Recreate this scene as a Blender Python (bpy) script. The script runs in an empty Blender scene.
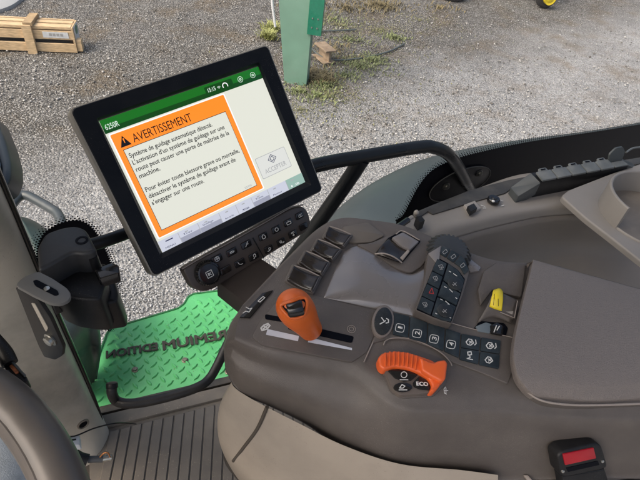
import bpy, bmesh, math, random
import numpy as np
from mathutils import Vector, Matrix
from mathutils.geometry import tessellate_polygon
random.seed(7); rng = np.random.default_rng(7)
scene = bpy.context.scene
COL = scene.collection
V = Vector

# ------------------------------------------------------------------ camera
F = 510.0; CAMZ = 2.75
RX = V((0.9901239768, -0.1401945454, 0.0))
RY = V((0.0934231297, 0.6598008536, -0.7456104562))
RZ = V((0.1045305189, 0.7382467900, 0.6663820583))
CAM = V((0, 0, CAMZ))
def ray(px, py):
    d = V(((px-320)/F, -(py-240)/F, -1.0))
    return V((RX.dot(d), RY.dot(d), RZ.dot(d)))
def at(px, py, z):
    d = ray(px, py); return CAM + d*((z-CAMZ)/d.z)
class Plane:
    def __init__(s, o, u, n):
        s.o = V(o); s.n = V(n).normalized(); u = V(u); s.u = (u - s.n*u.dot(s.n)).normalized(); s.v = s.n.cross(s.u)
    def at(s, px, py, h=0.0):
        d = ray(px, py); t = (s.o + s.n*h - CAM).dot(s.n)/d.dot(s.n); return CAM + d*t
    def loc(s, a, b, h=0.0): return s.o + s.u*a + s.v*b + s.n*h
    def uv(s, px, py, h=0.0):
        p = s.at(px, py, h) - s.o; return p.dot(s.u), p.dot(s.v)
def plane3(a, b, c, flip=False):
    n = (b-a).cross(c-a).normalized()
    if n.z < 0: n = -n
    return Plane(a, b-a, n)
def horiz(z): return Plane((0, 0, z), (1, 0, 0), (0, 0, 1))

cam_d = bpy.data.cameras.new('camera'); cam = bpy.data.objects.new('camera', cam_d); COL.objects.link(cam)
M = Matrix(((RX.x, RX.y, RX.z, 0), (RY.x, RY.y, RY.z, 0), (RZ.x, RZ.y, RZ.z, CAMZ), (0, 0, 0, 1)))
cam.matrix_world = M
cam_d.sensor_width = 36; cam_d.lens = 36*F/640; cam_d.clip_start = 0.02; cam_d.clip_end = 500
scene.camera = cam

# ------------------------------------------------------------------ materials
def srgb(r, g, b):
    f = lambda c: (c/255/12.92 if c/255 <= .04045 else ((c/255+.055)/1.055)**2.4)
    return (f(r), f(g), f(b), 1)
def mat(name, col, rough=.5, metal=0, var=0.0, vscale=30, bump=0.0, bscale=400, spec=.5, coat=0, emit=0, alpha=None, dirt=None, dscale=12, damt=.5, rvar=0.0, stretch=None):
    m = bpy.data.materials.new(name); m.use_nodes = True; nt = m.node_tree; N = nt.nodes; L = nt.links
    b = N['Principled BSDF']; b.inputs['Base Color'].default_value = (*col[:3], 1)
    b.inputs['Roughness'].default_value = rough; b.inputs['Metallic'].default_value = metal
    b.inputs['Specular IOR Level'].default_value = spec; b.inputs['Coat Weight'].default_value = coat
    tc = N.new('ShaderNodeTexCoord'); src = tc.outputs['Object']
    if stretch:
        mp = N.new('ShaderNodeMapping'); mp.inputs['Scale'].default_value = stretch; L.new(src, mp.inputs['Vector']); src = mp.outputs['Vector']
    last = None
    if var:
        n = N.new('ShaderNodeTexNoise'); n.inputs['Scale'].default_value = vscale; n.inputs['Detail'].default_value = 6; L.new(src, n.inputs['Vector'])
        mr = N.new('ShaderNodeMapRange'); mr.inputs['From Min'].default_value = .3; mr.inputs['From Max'].default_value = .7
        mr.inputs['To Min'].default_value = 1-var; mr.inputs['To Max'].default_value = 1+var; L.new(n.outputs['Fac'], mr.inputs['Value'])
        mx = N.new('ShaderNodeMix'); mx.data_type = 'RGBA'; mx.blend_type = 'MULTIPLY'; mx.inputs['Factor'].default_value = 1
        mx.inputs['A'].default_value = (*col[:3], 1); L.new(mr.outputs['Result'], mx.inputs['B']); last = mx.outputs['Result']
    if dirt:
        n2 = N.new('ShaderNodeTexNoise'); n2.inputs['Scale'].default_value = dscale; n2.inputs['Detail'].default_value = 8; n2.inputs['Roughness'].default_value = .65; L.new(src, n2.inputs['Vector'])
        r2 = N.new('ShaderNodeMapRange'); r2.inputs['From Min'].default_value = .45; r2.inputs['From Max'].default_value = .75; r2.inputs['To Max'].default_value = damt; L.new(n2.outputs['Fac'], r2.inputs['Value'])
        m2 = N.new('ShaderNodeMix'); m2.data_type = 'RGBA'; L.new(r2.outputs['Result'], m2.inputs['Factor'])
        if last: L.new(last, m2.inputs['A'])
        else: m2.inputs['A'].default_value = (*col[:3], 1)
        m2.inputs['B'].default_value = (*dirt[:3], 1); last = m2.outputs['Result']
    if last: L.new(last, b.inputs['Base Color'])
    if rvar:
        n3 = N.new('ShaderNodeTexNoise'); n3.inputs['Scale'].default_value = 18; n3.inputs['Detail'].default_value = 5; L.new(src, n3.inputs['Vector'])
        r3 = N.new('ShaderNodeMapRange'); r3.inputs['From Min'].default_value = .3; r3.inputs['From Max'].default_value = .7; r3.inputs['To Min'].default_value = rough-rvar; r3.inputs['To Max'].default_value = rough+rvar
        L.new(n3.outputs['Fac'], r3.inputs['Value']); L.new(r3.outputs['Result'], b.inputs['Roughness'])
    if bump:
        n4 = N.new('ShaderNodeTexNoise'); n4.inputs['Scale'].default_value = bscale; n4.inputs['Detail'].default_value = 3; L.new(src, n4.inputs['Vector'])
        bp = N.new('ShaderNodeBump'); bp.inputs['Strength'].default_value = bump; bp.inputs['Distance'].default_value = .001; L.new(n4.outputs['Fac'], bp.inputs['Height']); L.new(bp.outputs['Normal'], b.inputs['Normal'])
    if emit:
        b.inputs['Emission Color'].default_value = (*col[:3], 1); b.inputs['Emission Strength'].default_value = emit
    return m
console_c = (.092, .080, .073)
M_CON = mat('console_plastic', console_c, .42, var=.10, vscale=14, bump=.4, bscale=1500, dirt=(.17, .15, .13), dscale=22, damt=.30, rvar=.08)
M_CONS = mat('console_satin_sheen', (.155, .142, .139), .27, var=.06, vscale=10, bump=.12, bscale=2200, rvar=.07, spec=1, coat=.8)  # base colour raised to stand in for the dim window reflection
M_PAD = mat('pad_leatherette', (.175, .152, .140), .31, bump=.0, spec=.6)
M_EDGE = mat('trim_edge', (.27, .235, .21), .4)
M_BEIGE = mat('beige_plastic', (.33, .29, .245), .5, var=.07, vscale=9, bump=.25, bscale=1500, dirt=(.10, .085, .07), dscale=6, damt=.35)
M_SIDE = mat('side_console_plastic', (.215, .198, .18), .5, var=.06, vscale=8, bump=.2, bscale=1500, dirt=(.32, .29, .25), dscale=7, damt=.25)
M_PILLAR = mat('pillar_plastic', (.50, .46, .39), .45, var=.1, vscale=7, bump=.2, bscale=1200, dirt=(.09, .075, .06), dscale=8, damt=.5)
M_BLK = mat('black_plastic', (.009, .0095, .011), .42, spec=.3, bump=.2, bscale=1500, var=.15, dirt=(.06, .055, .05), dscale=15, damt=.15)
M_BLKG = mat('gloss_black', (.008, .008, .009), .16, spec=.6)
M_BEZ = mat('bezel_black', (.007, .009, .013), .42, spec=.12, rvar=.08, dirt=(.05, .05, .05), dscale=20, damt=.12)
M_BTN = mat('button_rubber', (.012, .015, .018), .42, var=.15, vscale=60, dirt=(.09, .09, .085), dscale=60, damt=.2)
M_BTNB = mat('button_slate', (.018, .027, .034), .42, spec=.35, var=.15, vscale=60, dirt=(.10, .11, .11), dscale=60, damt=.25)
M_SW = mat('switch_brown', (.014, .010, .008), .22, rvar=.06, spec=.6, dirt=(.1, .09, .08), dscale=40, damt=.2)
M_WHITE = mat('print_white', (.62, .62, .6), .5)
M_GREYP = mat('print_grey', (.33, .33, .33), .5)
M_RED = mat('print_red', (.5, .03, .03), .5)
M_STRIPE = mat('stripe_pale', (.55, .57, .62), .35, var=.1)
M_ORANGE = mat('orange_plastic', (.66, .125, .015), .38, var=.06, vscale=30, bump=.15, bscale=900, dirt=(.35, .06, .01), dscale=25, damt=.3)
M_DIAL = mat('orange_dial', (.74, .12, .025), .35, var=.06, dirt=(.4, .06, .02), dscale=30, damt=.3)
M_YEL = mat('yellow_plastic', (.75, .58, .02), .4, var=.05)
M_GREY = mat('grey_plastic', (.30, .275, .25), .45, var=.08, bump=.2)
M_SHELL = mat('display_shell', (.20, .19, .165), .45, var=.06, vscale=20, bump=.15, bscale=1500, dirt=(.1, .09, .08), dscale=15, damt=.25)
M_SLATE = mat('slate_rubber', (.115, .125, .124), .5, var=.15, dirt=(.25, .24, .22), dscale=30, damt=.3)
M_TUBE = mat('black_paint_tube', (.007, .009, .011), .33, spec=.35, rvar=.1, dirt=(.08, .08, .075), dscale=14, damt=.12)
M_FEND = mat('fender_plastic', (.045, .060, .066), .42, var=.1, vscale=5, dirt=(.10, .11, .11), dscale=3, damt=.4)
M_FEND2 = mat('front_fender_plastic', (.030, .052, .047), .36, var=.15, vscale=5, dirt=(.12, .13, .12), dscale=40, damt=.3)
M_FRIT = mat('frit_black', (.003, .0038, .007), .45, spec=.08)
M_GREEN = mat('tread_green', (.13, .55, .21), .34, var=.10, vscale=5, dirt=(.07, .38, .15), dscale=9, damt=.6, rvar=.1)
M_LETTER = mat('letter_dark', (.045, .04, .03), .6, var=.2)
M_METAL = mat('zinc_bolt', (.5, .5, .47), .35, metal=1, var=.2, vscale=80)
M_RUBMAT = mat('floor_mat_rubber', (.125, .112, .096), .58, var=.15, vscale=10, bump=.3, bscale=700, dirt=(.22, .185, .145), dscale=7, damt=.7)
M_WOOD = mat('pine_wood', (.60, .44, .26), .7, stretch=(1.2, 9, 9), var=.28, vscale=7, bump=.4, bscale=60, dirt=(.30, .18, .09), dscale=14, damt=.5)
M_WOOD2 = mat('weathered_wood', (.38, .27, .15), .75, var=.25, vscale=8, dirt=(.2, .12, .06), dscale=12, damt=.5)
M_POST = mat('post_green', (.15, .28, .215), .55, var=.08, vscale=4, dirt=(.13, .22, .17), dscale=3, damt=.5)
M_POSTD = mat('panel_green', (.010, .16, .095), .4, var=.1)
M_CABLE = mat('cable_grey', (.08, .10, .10), .6)
M_RUST = mat('beam_rust', (.30, .23, .16), .8, var=.25, vscale=12, dirt=(.16, .09, .05), dscale=14, damt=.6)
M_REDB = mat('buckle_red', (.33, .005, .014), .35, var=.08)
M_DENIM = mat('denim', (.40, .45, .49), .85, var=.18, vscale=50, bump=.6, bscale=900)
M_TYRE = mat('tyre_rubber', (.02, .02, .02), .8, var=.2)
M_LABEL = mat('paper_label', (.6, .62, .64), .6, var=.1, vscale=30)
M_BLADE = mat('weed_leaf', (.16, .19, .075), .6, var=.4, vscale=4)
M_DRY = mat('dry_weed', (.17, .14, .07), .8, var=.3, vscale=4)
M_CONC = mat('pale_plastic_sheet', (.33, .345, .35), .6, var=.06, vscale=3)
# dust specks and grit
def specks(m, scale, size, col, amt=.7):
    nt = m.node_tree; N = nt.nodes; L = nt.links; b = N['Principled BSDF']
    tc = N.new('ShaderNodeTexCoord'); v = N.new('ShaderNodeTexVoronoi'); v.inputs['Scale'].default_value = scale; L.new(tc.outputs['Object'], v.inputs['Vector'])
    n = N.new('ShaderNodeTexNoise'); n.inputs['Scale'].default_value = 14; n.inputs['Detail'].default_value = 4; L.new(tc.outputs['Object'], n.inputs['Vector'])
    sp = N.new('ShaderNodeSeparateColor'); L.new(v.outputs['Color'], sp.inputs[0])
    a = N.new('ShaderNodeMath'); a.operation = 'MULTIPLY'; L.new(sp.outputs[0], a.inputs[0]); L.new(n.outputs['Fac'], a.inputs[1])
    t = N.new('ShaderNodeMapRange'); t.inputs['From Min'].default_value = .38; t.inputs['From Max'].default_value = .60; t.inputs['To Min'].default_value = 0; t.inputs['To Max'].default_value = size; L.new(a.outputs[0], t.inputs['Value'])
    c_ = N.new('ShaderNodeMath'); c_.operation = 'LESS_THAN'; L.new(v.outputs['Distance'], c_.inputs[0]); L.new(t.outputs['Result'], c_.inputs[1])
    k = N.new('ShaderNodeMath'); k.operation = 'MULTIPLY'; k.inputs[1].default_value = amt; L.new(c_.outputs[0], k.inputs[0])
    mx = N.new('ShaderNodeMix'); mx.data_type = 'RGBA'; L.new(k.outputs[0], mx.inputs['Factor']); mx.inputs['B'].default_value = (*col, 1)
    inp = b.inputs['Base Color']
    if inp.is_linked: L.new(inp.links[0].from_socket, mx.inputs['A'])
    else: mx.inputs['A'].default_value = inp.default_value
    L.new(mx.outputs['Result'], inp)
for m_ in (M_CON, M_CONS): specks(m_, 900, .34, (.30, .27, .24), .35)
for m_ in (M_BTNB, M_BTN, M_BLK, M_BEZ, M_TUBE): specks(m_, 900, .30, (.20, .19, .17), .3)
specks(M_SIDE, 700, .3, (.07, .06, .05), .35); specks(M_BEIGE, 500, .3, (.09, .075, .06), .35); specks(M_PILLAR, 500, .3, (.08, .07, .05), .35)
specks(M_RUBMAT, 260, .4, (.28, .24, .19), .6); specks(M_GREEN, 200, .38, (.13, .13, .07), .5)
# leatherette grain
def grain(m):
    nt = m.node_tree; N = nt.nodes; L = nt.links; b = N['Principled BSDF']
    tc = N.new('ShaderNodeTexCoord'); v = N.new('ShaderNodeTexVoronoi'); v.feature = 'DISTANCE_TO_EDGE'; v.inputs['Scale'].default_value = 420
    n = N.new('ShaderNodeTexNoise'); n.inputs['Scale'].default_value = 150; n.inputs['Detail'].default_value = 4
    vm = N.new('ShaderNodeMix'); vm.data_type = 'RGBA'; vm.inputs['Factor'].default_value = .02
    L.new(tc.outputs['Object'], n.inputs['Vector']); L.new(tc.outputs['Object'], vm.inputs['A']); L.new(n.outputs['Color'], vm.inputs['B']); L.new(vm.outputs['Result'], v.inputs['Vector'])
    r = N.new('ShaderNodeMapRange'); r.inputs['From Max'].default_value = .25; L.new(v.outputs['Distance'], r.inputs['Value'])
    ad = N.new('ShaderNodeMath'); ad.operation = 'MULTIPLY_ADD'; ad.inputs[1].default_value = .6; L.new(n.outputs['Fac'], ad.inputs[0]); L.new(r.outputs['Result'], ad.inputs[2])
    bp = N.new('ShaderNodeBump'); bp.inputs['Strength'].default_value = .6; bp.inputs['Distance'].default_value = .0005; L.new(ad.outputs['Value'], bp.inputs['Height']); L.new(bp.outputs['Normal'], b.inputs['Normal'])
grain(M_PAD)
M_WHEEL = mat('wheel_rim_leather', (.10, .09, .083), .4, var=.12, vscale=25, dirt=(.15, .12, .09), dscale=20, damt=.35)

# ------------------------------------------------------------------ object helpers
def link(name, me, m, parent=None, smooth=True, angle=40):
    if m is not None:
        if isinstance(m, (list, tuple)):
            for k in m: me.materials.append(k)
        else: me.materials.append(m)
    o = bpy.data.objects.new(name, me); COL.objects.link(o)
    if parent is not None: o.parent = parent
    if smooth:
        me.polygons.foreach_set('use_smooth', [True]*len(me.polygons))
        me.set_sharp_from_angle(angle=math.radians(angle))
    return o
def fin(name, bm, m, parent=None, smooth=True, angle=40):
    me = bpy.data.meshes.new(name); bmesh.ops.recalc_face_normals(bm, faces=bm.faces[:]); bm.to_mesh(me); bm.free()
    return link(name, me, m, parent, smooth, angle)
def thing(name, label, cat, loc=(0, 0, 0), group=None):
    o = bpy.data.objects.new(name, None); o.empty_display_size = .05; COL.objects.link(o)
    o['_b'] = list(loc)   # base, applied at the end
    o['label'] = label; o['category'] = cat
    if group: o['group'] = group
    return o
def tag(o, label, cat, group=None, kind=None):
    if label: o['label'] = label
    if cat: o['category'] = cat
    if group: o['group'] = group
    if kind: o['kind'] = kind
    return o

def roundpoly(pts, r, n=4):
    """round the corners of a 3D polygon; r scalar or list"""
    out = []; k = len(pts)
    for i in range(k):
        p = pts[i]; a = pts[i-1]-p; b = pts[(i+1) % k]-p
        rr = r[i] if isinstance(r, (list, tuple)) else r
        rr = min(rr, a.length*.45, b.length*.45)
        if rr <= 1e-6: out.append(p); continue
        A = p+a.normalized()*rr; B = p+b.normalized()*rr
        for j in range(n+1):
            t = j/n; out.append(A*(1-t)**2+p*2*t*(1-t)+B*t*t)
    return out
def prism(bm, pts, d, bevel=0.0, seg=2, taper=0.0, mi=0):
    """pts: top polygon, extruded by vector d (the hidden side); bevel on the top rim"""
    pts = [V(p) for p in pts]; c = sum(pts, V())/len(pts)
    nrm = -d.normalized(); n = len(pts)
    rings = []
    if bevel > 0:
        # inset ring offsets computed from neighbours
        def inset(a):
            res = []
            for i in range(n):
                p = pts[i]; e1 = (p-pts[i-1]); e2 = (pts[(i+1) % n]-p)
                if e1.length < 1e-7: e1 = e2
                if e2.length < 1e-7: e2 = e1
                m1 = nrm.cross(e1.normalized()); m2 = nrm.cross(e2.normalized()); m = (m1+m2)
                if m.length < 1e-6: m = m1
                m.normalize(); res.append(p+m*a*min(1.5, 1/max(.5, m.dot(m1))))
            return res
        area = sum((pts[i]-c).cross(pts[(i+1) % n]-c).dot(nrm) for i in range(n))
        s = 1 if area > 0 else -1
        for j in range(seg+1):
            t = j/seg*math.pi/2
            rings.append([q - nrm*bevel*(1-math.sin(t)) for q in inset(s*bevel*(1-math.cos(t)))])
        rings = [rings[k] for k in range(seg+1)]
        top = rings[-1]
    else: rings = [pts]
    bot = [(p + (c-p)*taper) + d for p in pts]
    allr = [bot]+rings
    vs = [[bm.verts.new(p) for p in r] for r in allr]
    fs = []
    for a, b in zip(vs[:-1], vs[1:]):
        for i in range(n):
            fs.append(bm.faces.new((a[i], a[(i+1) % n], b[(i+1) % n], b[i])))
    for r in (vs[0], vs[-1]):
        co = [v.co for v in r]
        for t in tessellate_polygon([co]):
            try: fs.append(bm.faces.new([r[k] for k in t]))
            except ValueError: pass
    for f in fs: f.material_index = mi
    return bm
def pxplate(name, P, px, h, th, m, parent, bevel=.0008, r=.002, seg=2, taper=0.0, bm=None, n=4, mi=0):
    """outline in photo pixels laid on plane P at height h, th thick (downwards)"""
    pts = [P.at(x, y, h) for x, y in px]
    if r: pts = roundpoly(pts, r, n)
    b = bm or bmesh.new(); prism(b, pts, -P.n*th, bevel, seg, taper, mi)
    if bm is None: return fin(name, b, m, parent)
def crom(pts, n=8, closed=False):
    P = [V(p) for p in pts]
    if closed: ext = [P[-1]]+P+[P[0], P[1]]
    else: ext = [P[0]*2-P[1]]+P+[P[-1]*2-P[-2]]
    out = []
    for i in range(1, len(ext)-2):
        a, b, c, d = ext[i-1:i+3]
        for j in range(n):
            t = j/n
            out.append(.5*((2*b)+(c-a)*t+(2*a-5*b+4*c-d)*t*t+(-a+3*b-3*c+d)*t**3))
    if not closed: out.append(P[-1])
    return out
def tube(bm, pts, rad, seg=12, closed=False, flat=1.0, caps=True):
    n = len(pts); rad = rad if isinstance(rad, (list, tuple)) else [rad]*n
    if len(rad) != n: rad = [rad[min(int(i*(len(rad)-1)/(n-1)), len(rad)-1)] for i in range(n)]
    tang = [(pts[(i+1) % n]-pts[i-1] if closed else pts[min(i+1, n-1)]-pts[max(i-1, 0)]).normalized() for i in range(n)]
    ref = V((0, 0, 1)) if abs(tang[0].z) < .9 else V((1, 0, 0))
    u = tang[0].cross(ref).normalized(); rings = []
    for i in range(n):
        u = (u-tang[i]*u.dot(tang[i])).normalized(); w = tang[i].cross(u)
        rings.append([bm.verts.new(pts[i]+(u*math.cos(a)+w*math.sin(a)*flat)*rad[i]) for a in [2*math.pi*k/seg for k in range(seg)]])
    for i in range(n if closed else n-1):
        a, b = rings[i], rings[(i+1) % n]
        for k in range(seg): bm.faces.new((a[k], a[(k+1) % seg], b[(k+1) % seg], b[k]))
    if not closed and caps: bm.faces.new(rings[0]); bm.faces.new(rings[-1][::-1])
    return bm
def tubeobj(name, pts, rad, m, parent=None, seg=14, smooth_n=8, **k):
    bm = bmesh.new(); p = crom(pts, smooth_n) if smooth_n else [V(q) for q in pts]
    tube(bm, p, rad, seg, **k); return fin(name, bm, m, parent, angle=50)
def lathe(bm, c, axis, prof, seg=32, ribs=0, ribd=0.0, ribrows=()):
    axis = V(axis).normalized(); ref = V((0, 0, 1)) if abs(axis.z) < .9 else V((1, 0, 0)); u = axis.cross(ref).normalized(); w = axis.cross(u)
    rings = []
    for i, (r, h) in enumerate(prof):
        ring = []
        for k in range(seg):
            a = 2*math.pi*k/seg; rr = r
            if ribs and i in ribrows: rr = r - (ribd if (k*ribs*2//seg) % 2 else 0)
            ring.append(bm.verts.new(V(c)+axis*h+(u*math.cos(a)+w*math.sin(a))*rr))
        rings.append(ring)
    for a, b in zip(rings[:-1], rings[1:]):
        for k in range(seg): bm.faces.new((a[k], a[(k+1) % seg], b[(k+1) % seg], b[k]))
    bm.faces.new(rings[0]); bm.faces.new(rings[-1])
    return bm
def latheobj(name, c, axis, prof, m, parent=None, seg=32, **k):
    bm = bmesh.new(); lathe(bm, c, axis, prof, seg, **k); return fin(name, bm, m, parent, angle=35)
def loft(name, rows, m, parent=None, nu=6, nv=6, thick=0.0, angle=60):
    R = [crom(r, nu) for r in rows]; cols = list(zip(*R)); C = [crom(c, nv) for c in cols]   # C[col][row]
    bm = bmesh.new(); vs = [[bm.verts.new(p) for p in c] for c in C]
    for a, b in zip(vs[:-1], vs[1:]):
        for i in range(len(a)-1): bm.faces.new((a[i], a[i+1], b[i+1], b[i]))
    o = fin(name, bm, m, parent, angle=angle)
    if thick:
        md = o.modifiers.new('solid', 'SOLIDIFY'); md.thickness = thick; md.offset = 0
    return o
def strokes(name, P, lines, w, h, m, parent, th=.0003):
    """ribbons drawn in photo pixels on plane P (lines: lists of (x,y)); w in metres"""
    bm = bmesh.new()
    for ln in lines:
        pts = [P.at(x, y, h) for x, y in ln]
        for a, b in zip(pts[:-1], pts[1:]):
            d = (b-a)
            if d.length < 1e-6: continue
            d.normalize(); s = P.n.cross(d)*w/2; e = d*w*.3
            prism(bm, [a-e-s, b+e-s, b+e+s, a-e+s], -P.n*th)
    return fin(name, bm, m, parent, smooth=False)
_font = None
def text(name, s, org, ux, uy, n, width, cap, m, parent=None, th=.0003, bold=0.0, align='L', fat=0):
    cu = bpy.data.curves.new('t', 'FONT'); cu.body = s; cu.size = 1; cu.resolution_u = 3; cu.offset = bold; cu.fill_mode = 'FRONT'
    o = bpy.data.objects.new('t', cu); COL.objects.link(o); bpy.context.view_layer.update()
    me = bpy.data.meshes.new_from_object(o.evaluated_get(bpy.context.evaluated_depsgraph_get()))
    COL.objects.unlink(o); bpy.data.objects.remove(o)
    xs = [v.co.x for v in me.vertices]; x0, x1 = min(xs), max(xs)
    sx = width/(x1-x0) if width else cap/.72; sy = cap/.72
    off = x0 if align == 'L' else (x0+x1)/2
    for v in me.vertices:
        v.co = V(org)+ux*((v.co.x-off)*sx)+uy*(v.co.y*sy)
    bm = bmesh.new(); bm.from_mesh(me)
    if fat:
        k0 = len(bm.verts)
        for i_, (fx, fy) in enumerate(((-1, 0), (1, 0), (0, -.6), (0, .6))):
            n0 = len(bm.verts); bm.from_mesh(me); bm.verts.ensure_lookup_table()
            for v in bm.verts[n0:]: v.co += ux*fx*fat+uy*fy*fat+V(n)*.00012*(i_+1)
    bpy.data.meshes.remove(me)
    r = bmesh.ops.extrude_face_region(bm, geom=bm.faces[:])
    bmesh.ops.translate(bm, verts=[v for v in r['geom'] if isinstance(v, bmesh.types.BMVert)], vec=V(n)*th)
    return fin(name, bm, m, parent, smooth=False)
def ptext(name, s, P, p0, p1, capm, h, m, parent, bold=0.0, up=None, th=.0003):
    """text from pixel p0 to pixel p1 (baseline) on plane P"""
    a = P.at(*p0, h); b = P.at(*p1, h); d = (b-a); w = d.length; d.normalize(); uy = P.n.cross(d)
    if up: uy = uy*up
    return text(name, s, a, d, uy, P.n, w, capm, m, parent, th, bold)

# ------------------------------------------------------------------ frames of the place
ZF = 1.62      # cab floor
ZS = 2.14      # window sill / side console
AX = V((.84, .543, 0)).normalized()      # fore-aft direction (towards the rear)
NX = V((-AX.y, AX.x, 0))                 # outwards, to the right of the tractor
W = Plane(NX*.67+V((0, 0, ZF)), AX, NX)
if W.v.z < 0: W.v = -W.v

# ================================================================== MONITOR
MN = Plane((-.1533, .5555, CAMZ-.3756), (.7041, .7028, .1015), (.5234, -.6102, .5947))
mon = thing('touchscreen_monitor', 'large black framed touchscreen showing an orange warning message, tilted on a neck', 'monitor', at(255, 295, 2.27))
G = [(70, 109.5), (267, 45.5), (322, 190), (154, 276)]
S = [(99, 121), (258, 66.5), (305, 182), (162.5, 252.5)]
HS = -.005
gp = [MN.at(*p) for p in G]; gc = sum(gp, V())/4
# shell behind the glass
bm = bmesh.new(); sp = [p+(p-gc).normalized()*.0028-MN.n*.0085 for p in gp]
prism(bm, roundpoly(sp, .008, 5), -MN.n*.018, 0, 3, taper=.0)
b0_ = roundpoly([p-MN.n*.0002 for p in gp], .008, 5); b1_ = roundpoly([p+(p-gc).normalized()*.0020-MN.n*.0008 for p in gp], .008, 5); b2_ = roundpoly([p+(p-gc).normalized()*.0029-MN.n*.003 for p in gp], .008, 5); b3_ = roundpoly(sp, .008, 5)
rg = [[bm.verts.new(p) for p in r] for r in (b0_, b1_, b2_, b3_)]
for A, B in zip(rg[:-1], rg[1:]):
    for i in range(len(A)): bm.faces.new((A[i], A[(i+1) % len(A)], B[(i+1) % len(B)], B[i]))
bp_ = [p+(gc-p)*.10-MN.n*.0252 for p in gp]
prism(bm, roundpoly(bp_, .012, 4), -MN.n*.018, 0, 1, taper=.12)
fin('housing', bm, M_SHELL, mon)
# bezel frame with chamfer down to the screen
bm = bmesh.new()
inn = [MN.at(S[0][0]-3, S[0][1]-2.5, 0), MN.at(S[1][0]+1, S[1][1]-4.5, 0), MN.at(S[2][0]+6, S[2][1]+3, 0), MN.at(S[3][0]-1, S[3][1]+6, 0)]
scr = [MN.at(*p, HS) for p in S]
o_ = roundpoly([p+MN.n*.0015 for p in gp], .007, 5)
def quadsplit(outer, k):      # resample each as matching rings
    return outer
ring0 = [bm.verts.new(p) for p in roundpoly([p-MN.n*.003 for p in gp], .007, 5)]
ring1 = [bm.verts.new(p+MN.n*.0002) for p in roundpoly(gp, .007, 5)]
ring1b = [bm.verts.new(p) for p in roundpoly([p+(gc-p).normalized()*.0012+MN.n*.0012 for p in gp], .007, 5)]
ring2 = [bm.verts.new(p) for p in roundpoly([p+MN.n*.0012 for p in inn], .002, 5)]
ring3 = [bm.verts.new(p-MN.n*.0008) for p in roundpoly([s+(s-gc).normalized()*.0006 for s in scr], .0005, 5)]
for A, B in ((ring0, ring1), (ring1, ring1b), (ring1b, ring2), (ring2, ring3)):
    for i in range(len(A)):
        j = (i+1) % len(A); bm.faces.new((A[i], A[j], B[j], B[i]))
fin('bezel', bm, M_BEZ, mon, angle=25)
# screen materials (an emitting display)
def emat(name, rgb, k=.62):
    c = srgb(*rgb); m = mat(name, tuple(x*.10 for x in c[:3]), .14, spec=.5, rvar=.05); b = m.node_tree.nodes['Principled BSDF']
    b.inputs['Emission Color'].default_value = c; b.inputs['Emission Strength'].default_value = k*.84; return m
E_PAGE = emat('screen_page', (236, 237, 224), .74); E_GREEN = emat('screen_green', (22, 112, 32), .8); E_GREEN2 = emat('screen_green_dark', (10, 70, 20), .8)
E_OR = emat('screen_orange', (255, 138, 38), .92); E_OR2 = emat('screen_orange_pale', (255, 160, 90), .9)
E_TXT = emat('screen_text', (70, 73, 76), .2); E_BLK = emat('screen_black', (18, 20, 22), .4); E_W = emat('screen_white', (250, 250, 250), .85)
E_BAR = emat('screen_bar', (205, 208, 222), .8); E_BAR2 = emat('screen_bar_dark', (165, 167, 184), .75); E_TEAL = emat('screen_teal', (158, 190, 178), .75)
E_BTN = emat('screen_button', (226, 227, 222), .78); E_LN = emat('screen_line', (180, 182, 184), .7); E_ICON = emat('screen_icon', (215, 235, 220), .8); E_NAVY = emat('screen_navy', (60, 66, 110), .5)
screen = pxplate('screen', MN, S, HS, .001, E_PAGE, mon, bevel=0, r=0)
def ui(name, px, lvl, m, r=0.0): return pxplate(name, MN, px, HS+.00015*lvl, .0001, m, screen, bevel=0, r=r, n=3)
# bilinear helper in screen space: s 0..1 along the top edge, t 0..1 downwards (homography through the plane)
def suv(s, t):
    A, B, C, D = [MN.at(*p, HS) for p in S]
    return (A*(1-s)+B*s)*(1-t)+(D*(1-s)+C*s)*t
def uq(name, s0, t0, s1, t1, lvl, m, r=0.0):
    pts = [suv(s0, t0), suv(s1, t0), suv(s1, t1), suv(s0, t1)]; pts = [p+MN.n*.00015*lvl for p in pts]
    if r: pts = roundpoly(pts, r, 4)
    bm = bmesh.new(); prism(bm, pts, -MN.n*.0001); return fin(name, bm, m, screen, smooth=False)
def find(px, py):   # pixel -> s,t
    p = MN.at(px, py, HS); A = suv(0, 0); U = suv(1, 0)-A; D = suv(0, 1)-A
    return (p-A).dot(U)/U.length_squared, (p-A).dot(D)/D.length_squared
uq('title_bar', 0, 0, 1, .095, 1, E_GREEN)
uq('title_bar_gradient', 0, .06, 1, .095, 2, E_GREEN2)
# page background rounded already; warning panel
uq('page', .006, .097, .984, .905, 2, E_PAGE, .003); uq('page_border', .010, .103, .720, .900, 2.5, E_W, .002)
s0, t0 = find(108, 133.5); s1, t1 = find(231, 93.5)
s2, t2 = find(271, 183)
uq('warning_frame', .018, .112, .712, .892, 3, E_OR, .0015)
uq('warning_border', .047, .232, .682, .852, 4, E_BLK)
uq('warning_panel', .0495, .236, .6795, .848, 5, E_PAGE)
ux = (suv(1, .0)-suv(0, .0)).normalized(); uy = -(suv(0, 1)-suv(0, 0)).normalized()
SW = (suv(1, 0)-suv(0, 0)).length; SH = (suv(0, 1)-suv(0, 0)).length
def st(name, s, a, t, w, cap, m, lvl=6, bold=0.0):
    return text(name, s, suv(a, t)+MN.n*.00015*lvl, ux, uy, MN.n, w*SW if w else None, cap*SH, m, screen, .0001, bold)
st('warning_title', 'AVERTISSEMENT', .118, .212, .355, .062, E_BLK, 6)
def tri(name, pts, lvl, m):
    bm = bmesh.new(); prism(bm, [suv(*p)+MN.n*.00015*lvl for p in pts], -MN.n*.0001); return fin(name, bm, m, screen, smooth=False)
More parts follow.
